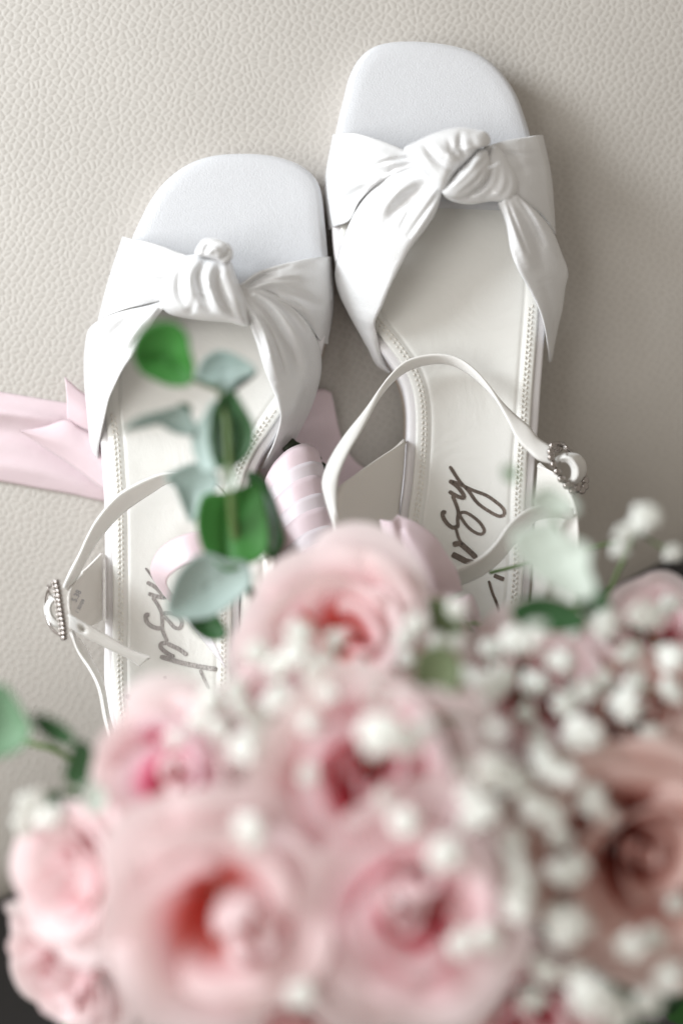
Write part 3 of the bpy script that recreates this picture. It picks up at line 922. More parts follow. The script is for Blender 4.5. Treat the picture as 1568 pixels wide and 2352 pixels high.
heel.add(slab_data(curve([(275, 1620), (390, 1600), (515, 1620), (510, 1710), (465, 1765), (400, 1780), (335, 1765), (285, 1710)], 60, closed=True), [(3, -0.050), (0, -0.048), (0, -0.0075)], -0.0075))
heel.build('heel', M_satin, sl)
let = Acc()
for pts, w in [
    (zm([(255, 195), (320, 285), (390, 380), (520, 520)]), 5),
    (zm([(275, 405), (400, 480), (490, 570), (545, 630), (430, 615), (295, 572)]), 10),
    (zm([(360, 630), (430, 730), (490, 860), (500, 980), (500, 1090), (530, 1180), (575, 1280)]), 8.5),
    (zm([(315, 885), (265, 890), (270, 980), (340, 1050), (440, 1085), (500, 1080)]), 11),
    (zm([(495, 870), (590, 970), (690, 1075), (760, 1080), (790, 1000), (740, 900), (620, 860), (510, 860)]), 9),
    (zm([(580, 1300), (490, 1310), (480, 1360), (560, 1440), (680, 1510)]), 11),
    (zm([(580, 1310), (760, 1400), (870, 1480)]), 11),
    (zm([(470, 1500), (640, 1550), (820, 1600), (1060, 1650), (1310, 1690)]), 12),
    (zm([(1060, 1690), (1120, 1840), (1190, 1980)]), 8),
    (zm([(535, 1790), (550, 1840)]), 9),
    (zm([(-30, 2080), (120, 2140), (440, 2230)]), 13)]:
    let.add(stroke_data(pts, w, bvh_l))
let.build('lettering', M_foil_pale, sl)

# ------------------------------------------------------------------ ribbon lying on the leather
zr = conv(0, 1380, 0.29337)
zh = conv(940, 1460, 0.25510)


def lz(px, py):
    """height of the leather under a pixel"""
    z = -0.01
    for _ in range(6):
        p = at(px, py, z)
        s = (Vector((p.x, p.y, 0)) - Vector((mid.x, mid.y, 0))).dot(edge_in)
        z = cushion_z(max(s, 0))
    return z


def lie(pts, up=0.002):
    return [(p[0], p[1], lz(p[0], p[1]) + up + (p[2] if len(p) > 2 else 0)) for p in pts]


rb = empty('ribbon', at(110, 1010, lz(110, 1010)), 'flat pink satin ribbon with a notched tip beside the lower sandal', 'ribbon')
patch('ribbon_tail', [
    lie([(-420, 860), (-150, 870)] + zr([(0, 300), (400, 370), (830, 440)]) + [(260, 945), (420, 960)], 0.002),
    lie([(-420, 960), (-150, 955)] + zr([(0, 700), (400, 720), (830, 800)]) + [(260, 1010), (430, 1030)], 0.004),
    lie([(-420, 1085), (-150, 1092)] + zr([(0, 1450), (500, 1540), (900, 1610), (1300, 1700)]) + [(440, 1190)], 0.002)],
    M_ribbon, rb, solid=0.0003, nu=60, nv=26, creases=[([(-100, 935), (40, 950), (130, 965)], 2.0, 16), ([(-100, 985), (60, 1000), (180, 1060)], -1.5, 22), ([(-60, 1060), (100, 1085), (230, 1125)], 1.2, 20)])
# the end with the swallow-tail cut: two tongues that meet under the sandal
patch('ribbon_end', [
    lie(zr([(830, 110), (1060, 310), (1350, 470), (1700, 600)]), 0.010),
    lie(zr([(850, 380), (1060, 560), (1350, 700), (1700, 850)]), 0.012),
    lie(zr([(860, 660), (1060, 780), (1350, 900), (1700, 1080)]), 0.010)],
    M_ribbon, rb, solid=0.0003, nu=30, nv=16)
patch('ribbon_end', [
    lie(zr([(250, 800), (560, 745), (860, 661), (1060, 781), (1350, 901), (1700, 1081)]), 0.010),
    lie(zr([(250, 803), (600, 900), (900, 980), (1150, 1120), (1400, 1250), (1700, 1400)]), 0.013),
    lie(zr([(250, 806), (500, 980), (850, 1205), (1100, 1390), (1300, 1540), (1700, 1750)]), 0.010)],
    M_ribbon, rb, solid=0.0003, nu=40, nv=20)
patch('ribbon_tail', [
    lie([(540, 985), (640, 940), (735, 893), (760, 900)], 0.006),
    lie([(560, 1080), (650, 1060), (735, 1010), (800, 1040)], 0.004),
    lie([(620, 1180), (700, 1170), (800, 1140), (900, 1120)], 0.006)],
    M_ribbon, rb, solid=0.0003, nu=30, nv=16, creases=[([(640, 1010), (730, 960)], 1.5, 14)])

# ------------------------------------------------------------------ bouquet
bq = empty('bouquet', at(800, 1700, -0.03), 'bridal bouquet of pale pink roses and white gypsophila lying over the sandal heels', 'bouquet')
BOFF = root_of(bq)
TIE = at(760, 1420, 0.030)

# stems wrapped with ribbon turns
ha, hb_ = at(668, 1062, 0.010), at(745, 1420, 0.034)
axis = (hb_ - ha).normalized()
side = axis.cross(Vector((0, 0, 1))).normalized()
upv = side.cross(axis)
n_turn = 9
turns = [0, .13, .22, .34, .43, .55, .64, .77, .88, 1.0]
for k in range(n_turn):
    t0, t1 = turns[k], turns[k + 1] + 0.03
    v, f = [], []
    na = 36
    rows = 5
    for j in range(rows):
        t = t0 + (t1 - t0) * j / (rows - 1)
        c = ha.lerp(hb_, t)
        r = 0.0114 + 0.0016 * t + (0.00025 * (1 - j / (rows - 1)) if k else 0.0)
        if k == 0 and j == 0:
            r *= 0.86
        for a in range(na):
            th_ = 2 * math.pi * a / na
            sk = 0.0045 * math.cos(th_ + 0.4)
            wob = 1 + 0.03 * math.sin(4 * th_ + 1) + 0.012 * math.sin(9 * th_)
            v.append(tuple(c + axis * sk + (side * math.cos(th_) + upv * math.sin(th_) * 0.85) * r * wob))
    for j in range(rows - 1):
        for a in range(na):
            f.append((j * na + a, j * na + (a + 1) % na, (j + 1) * na + (a + 1) % na, (j + 1) * na + a))
    mk('ribbon_turn', v, f, M_ribbon_b if k % 2 == 1 else M_ribbon, bq, solid=0.0003)
acc = Acc()
for (a, b) in [((500, 900), (640, 760)), ((600, 960), (700, 800)), ((700, 960), (770, 840)), ((800, 1020), (850, 900)), ((880, 1060), (935, 920)), ((960, 1110), (985, 1000)), ((1020, 1180), (1060, 1110))]:
    pa, pb = zh([a])[0], zh([b])[0]
    acc.add(tube_data([at(*pa, .010), at(*pb, .008)], 0.0016, n=8))
acc.build('cut_stems', M_stem_dark, bq)['kind'] = 'stuff'
acc = Acc()

# bow loops and tails of the same ribbon
patch('ribbon_loop', [
    z3([(510, 888, .050), (600, 925, .052), (700, 1000, .053), (745, 1070, .053), (800, 1160, .053), (830, 1260, .052)]),
    z3([(480, 920, .056), (560, 1000, .058), (640, 1100, .060), (690, 1200, .060), (720, 1300, .058)]),
    z3([(420, 912, .050), (440, 980, .054), (480, 1090, .056), (560, 1200, .056), (640, 1320, .055)])],
    M_ribbon, bq, solid=0.0003, nu=40, nv=20, creases=[(z3([(515, 900), (530, 1000), (600, 1150)]), -2.0, 10)])
patch('ribbon_loop', [
    z3([(760, 1310, .055), (820, 1290, .056), (870, 1278, .055), (905, 1350, .054), (920, 1400, .053)]),
    z3([(740, 1400, .058), (800, 1390, .060), (850, 1400, .060), (880, 1450, .058), (900, 1480, .056)])],
    M_ribbon, bq, solid=0.0003, nu=24, nv=12, bulge=0.003)
patch('ribbon_loop', [
    [(560, 1240, .040), (500, 1218, .043), (420, 1228, .046), (365, 1262, .042), (345, 1312, .034), (372, 1362, .026), (405, 1398, .022)],
    [(560, 1330, .044), (500, 1300, .048), (450, 1290, .052), (405, 1310, .048), (383, 1335, .038), (396, 1366, .028), (415, 1392, .022)]],
    M_ribbon, bq, solid=0.0003, nu=44, nv=14, bulge=0.0)
patch('ribbon_loop', [
    [(405, 1398, .022), (436, 1436, .024), (480, 1490, .028), (516, 1534, .030)],
    [(440, 1400, .034), (470, 1440, .036), (500, 1490, .036), (518, 1532, .031)]],
    simple('white_ribbon_back', (0.80, 0.76, 0.79), 0.35, sheen=0.2), bq, solid=0.0003, nu=30, nv=10, bulge=0.002)


# roses --------------------------------------------------------------------
def petal_mesh(r, h, alpha, flare, curl, nseed, base_r=0.05):
    g = random.Random(nseed)
    nu_, nv_ = 13, 10
    v, uv = [], []
    ph1, ph2 = g.uniform(0, 6), g.uniform(0, 6)
    wav = 0.035 * (0.4 + r)
    notch = g.uniform(0.0, 0.06)
    for i in range(nu_):
        u = -1 + 2 * i / (nu_ - 1)
        for j in range(nv_):
            t = j / (nv_ - 1)
            wp = 0.38 + 0.62 * math.sin(math.pi * min(1, t * 0.62 + 0.04))
            a = u * alpha * wp
            top = 1 - 0.30 * abs(u) ** 2.4 - notch * math.exp(-(u / 0.25) ** 2)
            tt = t * top
            rr = base_r + (r - base_r) * min(1, tt * 1.25) ** 0.62 + flare * tt ** 3
            rr *= 1 + 0.07 * u
            z = h * tt
            c = max(0.0, (t - 0.70) / 0.30)
            rr += curl * c ** 2
            z -= curl * 0.55 * c ** 2.2
            rr += wav * t ** 2 * math.sin(3.1 * u + ph1)
            z += wav * 0.7 * t ** 2 * math.sin(4.0 * u + ph2)
            v.append((rr * math.cos(a), rr * math.sin(a), z))
            uv.append((0.5 + 0.5 * u, t * (0.9 + 0.1 * top)))
    me = bpy.data.meshes.new('petal')
    me.from_pydata(v, [], grid_faces(nu_, nv_))
    lay = me.uv_layers.new(name='UVMap')
    for l in me.loops:
        lay.data[l.index].uv = uv[l.vertex_index]
    me.polygons.foreach_set('use_smooth', [True] * len(me.polygons))
    return me


PET = []          # (mesh, z offset) from the heart outwards
for i in range(24):
    q = i / 23
    if i < 4:
        r, h, al, fl_, cu = 0.08 + 0.06 * i, 0.90 - 0.015 * i, 1.7 - 0.1 * i, 0.02, 0.02
    elif i < 11:
        k = (i - 4) / 6
        r, h, al, fl_, cu = 0.33 + 0.27 * k, 0.97 - 0.04 * k, 1.15 - 0.1 * k, 0.03 + 0.05 * k, 0.05 + 0.08 * k
    elif i < 17:
        k = (i - 11) / 5
        r, h, al, fl_, cu = 0.60 + 0.16 * k, 0.90 - 0.10 * k, 1.0, 0.08 + 0.08 * k, 0.14 + 0.06 * k
    else:
        k = (i - 17) / 6
        r, h, al, fl_, cu = 0.74 + 0.09 * k, 0.74 - 0.16 * k, 0.85, 0.16 + 0.10 * k, 0.20 + 0.04 * k
    PET.append(petal_mesh(r, h, al, fl_, cu, 100 + i))
# petals of a closed bud: their tips lean in over one another
for i in range(4):
    me = petal_mesh(0.20 + 0.035 * i, 0.98 - 0.04 * i, 1.5, -0.17 - 0.01 * i, -0.03, 300 + i)
    PET.append(me)
PETM = {}


def petal_for(i, mat):
    if (i, mat.name) not in PETM:
        me = PET[i].copy()
        me.name = 'petal'
        me.materials.append(mat)
        PETM[(i, mat.name)] = me
    return PETM[(i, mat.name)]


def rose(px, py, z, rpx, tilt, spin, inner, outer, label, skip=(), bud=(0, 0), budmat=None, buds=1.2, inner_n=11):
    z = 0.02 + (z - 0.02) * 1.35
    R_ = rpx * (H - z) / FPX
    ax = Vector((tilt[0], tilt[1], 1)).normalized()
    top = at(px, py, z)
    hd = bpy.data.objects.new('rose', None)
    COL.objects.link(hd)
    hd.parent = bq
    hd.location = top - ax * R_ * 0.88 - BOFF
    hd.rotation_mode = 'QUATERNION'
    hd.rotation_quaternion = Vector((0, 0, 1)).rotation_difference(ax)
    hd.scale = (R_, R_, R_)
    hd['label'] = label
    g = random.Random(int(px * 7 + py))
    for i in range(24):
        if i in skip:
            continue
        o = bpy.data.objects.new('petal', petal_for(24 + i, budmat) if (i < 4 and budmat) else petal_for(i, inner if i < 4 else inner if i < inner_n else outer))
        COL.objects.link(o)
        o.parent = hd
        o.rotation_euler = (g.uniform(-.05, .05), g.uniform(-.05, .05), spin + i * 2.39996 + g.uniform(-.25, .25))
        s = g.uniform(0.88, 1.10)
        jit = 0.07 if i < 14 else 0.03
        o.location = (g.uniform(-jit, jit), g.uniform(-jit, jit), g.uniform(-.03, .03))
        o.scale = (s, s, g.uniform(0.95, 1.04))
        if i < 4 and (bud[0] or bud[1]):
            o.location = (bud[0], bud[1] + (i - 1.5) * 0.10, -0.02 * i)
            o.scale = (buds, buds * .9, 1.03)
    return hd, top - ax * R_ * 0.9


stem_pts = []
OPEN = (4, 5, 6, 7)
for a in [
    (775, 1470, .098, 205, (-.10, .05), 1.1, M_petal_coral, M_petal_pale, 'coral hearted rose at the top of the bouquet beside the pink ribbon', (1, 3, 6, 9), (.13, .10), None, 1.5, 14),
    (855, 1800, .134, 240, (.05, .05), 1.7, M_petal_deep, M_petal_coral, 'rose with the deepest red heart in the middle of the bouquet', (4, 5, 7), (.08, .04), None, 1.2, 14),
    (375, 1790, .118, 170, (-.10, .05), 2.6, M_petal_magenta, M_petal_pale, 'small pale rose with a magenta heart', (4, 5, 6), (.14, -.02), M_petal_pale, 1.3, 11),
    (135, 2022, .112, 185, (-.75, .10), 0.9, M_petal_pale, M_petal_pale, 'palest rose turned sideways at the bouquet edge'),
    (505, 2140, .140, 245, (.05, -.05), 3.6, M_petal_coral, M_petal_pale, 'large open pale rose with a red crescent inside', (4, 5, 6, 7, 8, 9), (.30, -.06), M_petal_pale, 1.9, 15),
    (945, 2125, .140, 245, (.02, -.05), 5.0, M_petal_deep, M_petal_pale, 'large pale rose with crimson gaps between curling petals', (4, 6, 8), (-.04, .16), M_petal_pale, 1.45, 14),
    (1500, 1985, .122, 260, (.10, .0), 0.2, M_petal_shaded, M_petal_shaded, 'shaded brownish coral rose behind white gypsophila'),
    (1260, 1590, .092, 185, (.10, .2), 4.1, M_petal_coral, M_petal_pale, 'half hidden pink rose behind gypsophila blossoms'),
    (1480, 1640, .090, 150, (.2, .2), 2.2, M_petal_shaded, M_petal_shaded, 'small shaded coral rose behind the gypsophila'),
    (1540, 1440, .078, 125, (.3, .4), 1.1, M_petal_deep, M_petal_pale, 'pink rose turned away at the far bouquet rim'),
    (118, 2275, .095, 172, (-.7, -.5), 0.4, M_petal_pale, M_petal_pale, 'blush rose with frilled rim beside the dark floor'),
    (640, 2440, .115, 190, (0, -.4), 2.0, M_petal_coral, M_petal_pale, 'pale rose below the large open roses'),
    (1230, 2380, .105, 180, (.1, -.3), 3.0, M_petal_deep, M_petal_coral, 'shaded rose beneath the lowest gypsophila'),
    (600, 1700, .098, 150, (0, .1), 1.3, M_petal_pale, M_petal_pale, 'pale rose tucked between the small magenta rose and the deep red one'),
    (1150, 1900, .085, 150, (0, .1), 4.3, M_petal_shaded, M_petal_shaded, 'low coral rose between gypsophila clusters'),
]:
    hd, b = rose(*a)
    stem_pts.append(b)

acc = Acc()
for b in stem_pts:
    m_ = b.lerp(TIE, 0.55) + Vector((0, 0, -0.01))
    acc.add(tube_data([b, m_, TIE], 0.002, n=7))
acc.build('rose_stems', M_stem, bq)['kind'] = 'stuff'


# leaves -------------------------------------------------------------------
def leaf(parent, outline, z, mat, cup=0.003, tilt=(0, 0), rib=None, h=None, name='leaf'):
    z = 0.02 + (z - 0.02) * 1.5
    v, f = pillow_data(outline, z, 0.0, nr=9, na=44, skirt=0, tilt=tilt)
    cr = [(rib, -2.2, 9)] if rib else []
    O = np.array(outline, float)[:, :2]
    c = O.mean(0)
    ext = np.linalg.norm(O - c, axis=1).max()
    W = np.array(v)
    # rim lifts a little, the midrib is a groove
    out = []
    na, nr = 44, 9
    An = W.reshape(na, nr, 3).copy()
    rs = np.linspace(0, 1, nr) ** 0.8
    An[..., 2] += cup * rs[None] ** 2
    W = An.reshape(-1, 3)
    if rib:
        k = FPX / (H - W[:, 2])
        XY = np.stack([W[:, 0] * k + 784, -W[:, 1] * k + 1176], -1)
        W[:, 2] += crease_z(XY, cr)
    v = [tuple(p) for p in W]
    return mk(name, v, up_faces(v, f), mat, parent, solid=0.0004)


def sprig(label=None, name='leaf_sprig'):
    o = bpy.data.objects.new(name, None)
    COL.objects.link(o)
    o.parent = bq
    if label:
        o['label'] = label
    return o


zf = conv(420, 1180, 0.50179)
s1 = sprig('green leaf sprig lying up over the lower sandal')
leaf(s1, zf([(172, 300), (198, 180), (280, 98), (385, 62), (500, 88), (572, 170), (585, 265), (622, 400), (590, 522), (480, 542), (330, 492), (220, 422)]), .082, M_leaf, cup=.004, tilt=(.00003, -.00004), rib=zf([(200, 330), (400, 330), (620, 480)]))
leaf(s1, zf([(660, 380), (720, 310), (820, 275), (950, 320), (1080, 420), (960, 490), (860, 575), (760, 520), (640, 500)]), .072, M_leaf_grey, cup=.003, tilt=(.00006, .00002))
leaf(s1, zf([(1078, 420), (1000, 455), (920, 510), (850, 590), (870, 600), (960, 540), (1080, 440)]), .070, M_leaf_dark)
leaf(s1, zf([(85, 865), (190, 780), (380, 722), (540, 690), (600, 760), (640, 900), (560, 900), (470, 880), (350, 815), (220, 835)]), .078, M_leaf_grey, cup=.002, tilt=(-.00004, 0))
leaf(s1, zf([(520, 670), (590, 690), (560, 820), (520, 890), (480, 860), (500, 760)]), .075, M_leaf_dark)
leaf(s1, zf([(760, 640), (680, 760), (600, 880), (620, 1060), (700, 1180), (800, 1140), (800, 900), (790, 700)]), .078, M_leaf_grey, cup=.002, tilt=(.0001, 0))
leaf(s1, zf([(890, 565), (980, 680), (1055, 820), (1065, 950), (1010, 1075), (900, 1155), (790, 1140), (740, 1000), (735, 850), (770, 680)]), .080, M_leaf_dark, cup=.003, rib=zf([(880, 600), (860, 860), (850, 1120)]))
leaf(s1, zf([(960, 690), (1050, 800), (1066, 950), (1015, 1065), (950, 1100), (950, 900)]), .081, M_leaf_dark, cup=.001)
leaf(s1, zf([(880, 1125), (930, 1160), (945, 1240), (900, 1310), (840, 1300), (815, 1230), (830, 1160)]), .082, M_leaf_mint, cup=.001)
leaf(s1, zf([(400, 1225), (520, 1140), (660, 1110), (780, 1180), (790, 1290), (690, 1390), (600, 1560), (520, 1400), (470, 1280)]), .070, M_leaf_grey, cup=.002)
leaf(s1, zf([(690, 1350), (640, 1550), (690, 1760), (790, 1860), (870, 1915), (960, 1885), (1150, 1790), (1160, 1520), (1090, 1240), (980, 1290), (850, 1330)]), .075, M_leaf, cup=.003, rib=zf([(880, 1330), (850, 1600), (870, 1890)]))
leaf(s1, zf([(1000, 1180), (1100, 1190), (1210, 1370), (1265, 1580), (1285, 1720), (1180, 1830), (1150, 1560), (1090, 1330)]), .066, M_leaf_dark, cup=.001)
leaf(s1, zf([(1090, 1290), (1190, 1400), (1230, 1600), (1200, 1760), (1150, 1600)]), .072, M_leaf_grey, cup=.001)
leaf(s1, zf([(470, 2000), (560, 1860), (700, 1780), (860, 1830), (1010, 1850), (1050, 2000), (900, 2160), (720, 2260), (430, 2240)]), .075, M_leaf_grey, cup=.004)
leaf(s1, zf([(560, 2230), (700, 2200), (800, 2260), (850, 2400), (720, 2420), (600, 2330)]), .066, M_leaf_dark)
acc = Acc()
acc.add(tube_data([at(*p) for p in zf([(560, 470, .105), (800, 560, .108), (860, 800, .112), (880, 1150, .113), (900, 1500, .106), (950, 1900, .096), (1150, 2300, .07)])], [.0009, .001, .0011, .0013, .0015, .0016, .0018], n=7))
acc.build('stem', M_stem, s1)

s2 = sprig('pale mint leaf sprig beside the round beaded buckle')
leaf(s2, z3([(1060, 990), (1160, 930), (1260, 925), (1330, 990), (1450, 1050), (1440, 1140), (1480, 1270), (1420, 1310), (1250, 1230), (1120, 1130)]), .105, M_leaf_mint, cup=.003, tilt=(.00003, 0))
leaf(s2, z3([(1150, 790), (1240, 740), (1330, 790), (1390, 860), (1330, 900), (1200, 880), (1130, 850)]), .112, M_leaf_mint, cup=.002)
leaf(s2, z3([(1420, 1060), (1450, 1160), (1490, 1280), (1470, 1330), (1420, 1300), (1430, 1180)]), .090, M_leaf, cup=.001)
leaf(s2, z3([(1040, 650), (1080, 670), (1090, 710), (1060, 720), (1035, 700)]), .105, M_leaf, cup=.001)
acc = Acc()
acc.add(tube_data([at(*p) for p in [(1260, 1125, .130), (1285, 1230, .125), (1320, 1330, .110), (1330, 1450, .075), (1250, 1600, .05)]], .0011, n=7))
acc.add(tube_data([at(*p) for p in [(1470, 1210, .09), (1420, 1310, .085), (1390, 1380, .08), (1330, 1450, .075)]], .0008, n=7))
acc.build('stem', M_stem, s2)

s3 = sprig('dark green leaves on the left rim of the bouquet')
leaf(s3, [(-40, 1590), (10, 1570), (50, 1620), (75, 1680), (40, 1725), (-30, 1730)], .10, M_leaf_soft, cup=.003)
leaf(s3, [(-30, 1690), (20, 1640), (60, 1680), (40, 1720), (-20, 1740)], .094, M_leaf, cup=.001)
leaf(s3, [(75, 1640), (125, 1650), (165, 1680), (175, 1705), (140, 1708), (95, 1680)], .098, M_leaf_dark, cup=.002)
leaf(s3, [(180, 1700), (230, 1740), (245, 1790), (200, 1810), (150, 1790), (160, 1740)], .095, M_leaf_dark, cup=.001)
leaf(s3, [(195, 1800), (240, 1810), (245, 1850), (215, 1870), (190, 1840)], .108, M_leaf_mint, cup=.001)
leaf(s3, [(95, 1830), (180, 1820), (200, 1850), (130, 1860)], .095, M_leaf_dark, cup=.001)
acc = Acc()
acc.add(tube_data([at(*p) for p in [(0, 1690, .094), (120, 1720, .093), (240, 1790, .088), (420, 1800, .06)]], .0011, n=7))
acc.build('stem', M_stem, s3)
s4 = sprig('small green leaf showing above the small magenta rose')
leaf(s4, [(364, 1624), (382, 1598), (408, 1582), (440, 1573), (470, 1600), (438, 1612), (400, 1630)], .088, M_leaf, cup=.003)
acc = Acc()
acc.add(tube_data([at(*p) for p in [(400, 1605, .086), (470, 1650, .075), (560, 1700, .05)]], .001, n=7))
acc.build('stem', M_stem, s4)

s5 = sprig('dark green leaves between the pale mint leaf and the blossoms')
leaf(s5, [(1170, 1400), (1230, 1370), (1310, 1390), (1350, 1430), (1290, 1450), (1200, 1440)], .098, M_leaf_dark, cup=.002)
leaf(s5, [(1330, 1300), (1370, 1340), (1400, 1400), (1370, 1420), (1330, 1390)], .095, M_leaf_dark, cup=.002)
leaf(s5, [(960, 1500), (1020, 1480), (1060, 1530), (1040, 1600), (980, 1620), (950, 1560)], .112, M_leaf_olive, cup=.002)
leaf(s5, [(1020, 1640), (1080, 1660), (1100, 1740), (1050, 1760), (1000, 1700)], .115, M_leaf_olive, cup=.002)
leaf(s5, [(1480, 2130), (1540, 2100), (1590, 2160), (1540, 2220), (1480, 2190)], .095, M_leaf_olive, cup=.002)
leaf(s5, [(980, 1380), (1040, 1390), (1060, 1450), (1000, 1460)], .085, M_leaf_olive, cup=.002)
acc = Acc()
acc.add(tube_data([at(*p) for p in [(1370, 1380, .11), (1250, 1420, .10), (1150, 1520, .09), (1000, 1600, .07)]], .0011, n=7))
acc.build('stem', M_stem, s5)

# leaves filling the gaps between the flower heads
g = random.Random(3)
accs = {0: Acc(), 1: Acc(), 2: Acc()}
for k in range(150):
    px, py = g.uniform(120, 1640), g.uniform(1480, 2450)
    if px < 300 and py < 1950:
        continue
    if py < 1680 and px < 640:
        continue
    z = g.uniform(.05, .115)
    c = at(px, py, z)
    a = g.uniform(0, 6.28)
    L, Wd = g.uniform(.018, .032), g.uniform(.006, .012)
    d = Vector((math.cos(a), math.sin(a), g.uniform(-.5, .6))).normalized()
    s_ = d.cross(Vector((0, 0, 1))).normalized()
    n_ = s_.cross(d)
    v = []
    for i in range(6):
        t = i / 5
        w = Wd * math.sin(math.pi * (0.06 + 0.90 * t)) ** 0.8
        b = c + d * L * (t - 0.5) - n_ * 0.004 * (t - .5) ** 2 * 4
        v += [b - s_ * w + n_ * w * .3, b, b + s_ * w + n_ * w * .3]
    f = []
    for i in range(5):
        for j in range(2):
            f.append((3 * i + j, 3 * i + j + 1, 3 * i + j + 4, 3 * i + j + 3))
    accs[g.choice([0, 1, 1, 2])].add(([tuple(q) for q in v], f))
for k, m in ((0, M_leaf), (1, M_leaf_dark), (2, M_leaf_grey)):
    accs[k].build('filler_foliage', m, bq)['kind'] = 'stuff'


# gypsophila ---------------------------------------------------------------
def blossom_mesh(seed):
    """a double flower: a ball of small rounded petals lying over one another"""
    g = random.Random(seed)
    v, f = [], []
    for k in range(26):
        zz = 1 - 1.35 * (k + 0.5) / 26
        rr = math.sqrt(max(0, 1 - zz * zz))
        az = k * 2.39996 + g.uniform(-.2, .2)
        d = Vector((math.cos(az) * rr, math.sin(az) * rr, zz))
        s_ = d.cross(Vector((0.05, 0.02, 1))).normalized()
        t_ = (s_.cross(d) * -1 + d * g.uniform(.2, 1.3)).normalized()     # petal runs outward and down
        n_ = t_.cross(s_)
        if n_.dot(d) < 0:
            n_ = -n_
        c = d * g.uniform(.45, 1.05)
        w = g.uniform(.22, .40)
        b = len(v)
        for (t, ww, lift) in ((-0.32, .45, -.10), (-.05, 1.0, .03), (.22, .95, .03), (.38, .45, -.04)):
            p = c + t_ * t + n_ * lift
            v += [tuple(p - s_ * w * ww - n_ * .06), tuple(p + n_ * .04), tuple(p + s_ * w * ww - n_ * .06)]
        for i in range(3):
            for j in range(2):
                f.append((b + 3 * i + j, b + 3 * i + j + 1, b + 3 * i + j + 4, b + 3 * i + j + 3))
    me = bpy.data.meshes.new('blossom')
    me.from_pydata(v, [], f)
    me.polygons.foreach_set('use_smooth', [True] * len(me.polygons))
    me.materials.append(M_blossom)
    return me


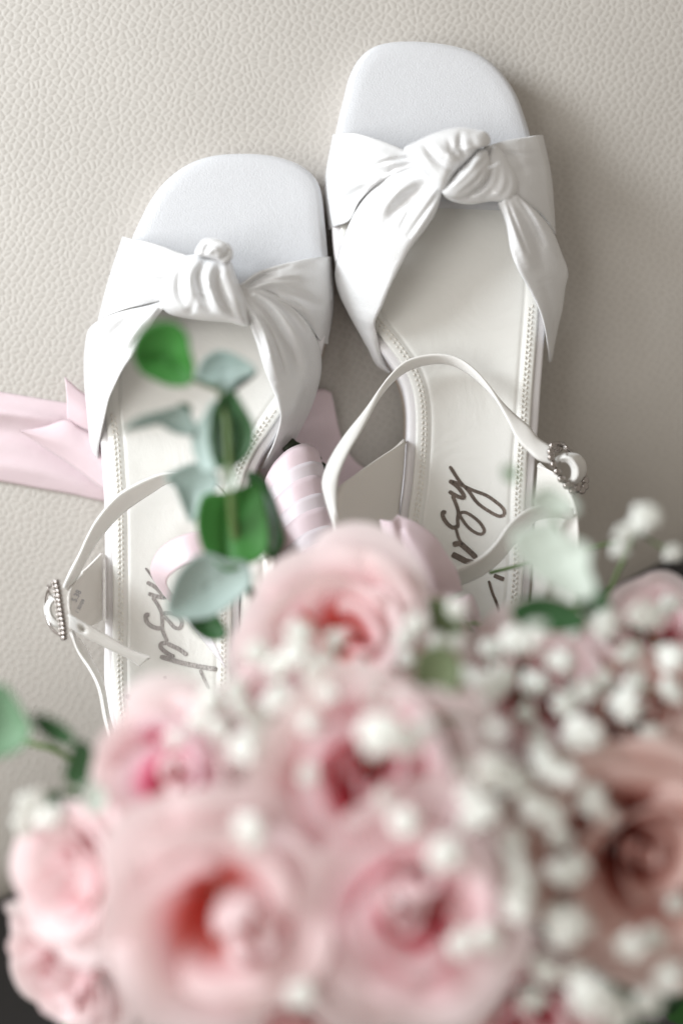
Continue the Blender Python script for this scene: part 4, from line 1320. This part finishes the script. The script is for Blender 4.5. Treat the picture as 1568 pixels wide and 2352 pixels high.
BLO = [blossom_mesh(s) for s in range(4)]
spots = [
    (1487, 1185, .105, .85), (1440, 1225, .105, .75), (1470, 1205, .105, .6), (1425, 1262, .095, .7), (1550, 1270, .09, .7),
    (690, 1455, .125, .9), (735, 1535, .125, 1.1), (680, 1500, .125, .8), (955, 1435, .115, .9), (1050, 1400, .112, .8), (930, 1470, .11, .7),
    (1010, 1480, .105, .8), (1180, 1470, .112, 1.0), (1130, 1490, .105, .8), (1110, 1590, .118, 1.1), (1150, 1560, .115, .9), (1075, 1560, .112, .8), (1290, 1520, .112, .9), (1300, 1620, .115, .8),
    (1390, 1435, .108, .9), (1490, 1415, .11, 1.1), (1545, 1510, .112, 1.0), (1450, 1500, .105, .8), (1440, 1620, .115, 1.1), (1460, 1570, .11, .8), (1340, 1690, .122, 1.15),
    (1545, 1590, .11, .9), (1230, 1570, .11, .8), (1210, 1640, .112, .8), (870, 1690, .145, 1.2), (930, 1700, .145, 1.1), (850, 1590, .128, 1.0), (910, 1600, .128, .9), (780, 1620, .125, .8),
    (640, 1610, .122, 1.0), (590, 1665, .122, .9), (540, 1590, .118, .8), (480, 1610, .118, .8), (455, 1660, .12, .7), (700, 1650, .128, .9), (560, 1720, .13, .9), (770, 1470, .12, .7), (830, 1540, .12, .8),
    (1140, 1775, .135, 1.3), (1190, 1800, .13, 1.1), (1250, 1750, .125, .9), (1290, 1770, .122, .8), (1110, 1870, .135, 1.0), (1080, 1890, .135, .8), (1230, 1855, .13, 1.0), (1270, 1880, .13, .9), (1360, 1840, .122, .9), (1390, 1880, .12, .8),
    (930, 1890, .14, .9), (1025, 1965, .145, 1.25), (1170, 1930, .13, .9), (1180, 1985, .132, .9), (1190, 2085, .138, 1.1), (1200, 2040, .135, .9), (1300, 2010, .13, 1.1), (1330, 1990, .128, .8), (1310, 2135, .135, 1.1), (1280, 2110, .13, .8),
    (575, 1915, .14, 1.0), (1120, 2160, .14, 1.0), (1060, 2170, .14, .8), (1250, 2230, .13, .9), (1360, 2300, .138, 1.2), (1420, 2330, .135, 1.1), (1490, 2310, .13, 1.0), (1450, 2180, .13, .9), (1500, 2160, .125, .8), (1540, 2250, .128, 1.0), (1555, 2080, .12, .8),
    (1330, 2250, .13, .8), (1220, 2300, .13, .8), (1520, 1760, .11, .7), (1420, 1740, .11, .8), (1390, 1560, .108, .7), (1350, 1590, .108, .7), (1240, 1700, .118, .8), (1020, 1640, .118, .7), (980, 1540, .112, .8),
    (70, 1850, .11, .9), (110, 1880, .112, .9), (50, 1900, .108, .8), (400, 1700, .125, .6), (290, 1950, .12, .7), (330, 1990, .13, .7), (720, 1980, .13, .7), (690, 2290, .14, .8), (1140, 2010, .13, .7), (1060, 1770, .13, .6),
    (1540, 1390, .095, .7), (1320, 1450, .1, .7), (1000, 1600, .12, .8), (640, 1530, .122, .8), (590, 1500, .118, .7), (500, 1680, .124, .7), (1500, 1690, .112, .7), (1290, 1930, .125, .8), (1080, 1830, .132, .8)]
g = random.Random(11)
for k in range(70):          # the finer veil of half open flowers between the large ones
    px, py = g.uniform(480, 1560), g.uniform(1420, 2340)
    if py < 1500 and px < 950 or (py > 1900 and px < 1080) or (px < 700 and py > 1780) or (px > 1370 and py > 1720):
        continue
    spots.append((px, py, g.uniform(.105, .14), g.uniform(.42, .7)))
g = random.Random(5)
left_ = [(p[0], p[1], 0.02 + (p[2] - 0.02) * 1.35, p[3]) for p in spots]
while left_:
    seed = left_.pop(0)
    left_.sort(key=lambda p: (p[0] - seed[0]) ** 2 + (p[1] - seed[1]) ** 2)
    grp = [seed] + [p for p in left_[:4] if (p[0] - seed[0]) ** 2 + (p[1] - seed[1]) ** 2 < 210 ** 2]
    for p in grp[1:]:
        left_.remove(p)
    sp = sprig(None, 'gypsophila_sprig')
    cx = sum(p[0] for p in grp) / len(grp)
    cy = sum(p[1] for p in grp) / len(grp)
    cz = min(p[2] for p in grp)
    fork = at(cx, cy, cz - 0.03)
    acc = Acc()
    root_p = fork.lerp(TIE, 0.45) + Vector((0, 0, -.015))
    acc.add(tube_data([fork, root_p], .0007, n=5))
    for p in grp:
        c = at(p[0], p[1], p[2])
        o = new_obj('blossom', g.choice(BLO), sp)
        o.location = c - BOFF - Vector((0, 0, 0.002))
        r = 0.0046 * p[3]
        o.scale = (r * g.uniform(.8, 1.2), r * g.uniform(.8, 1.15), r * .8)
        o.rotation_euler = (g.uniform(-.5, .5), g.uniform(-.5, .5), g.uniform(0, 6))
        acc.add(tube_data([c - Vector((0, 0, .003)), c.lerp(fork, .5) + Vector((0, 0, -.004)), fork], .0005, n=5))
    acc.build('stem', M_stem, sp)
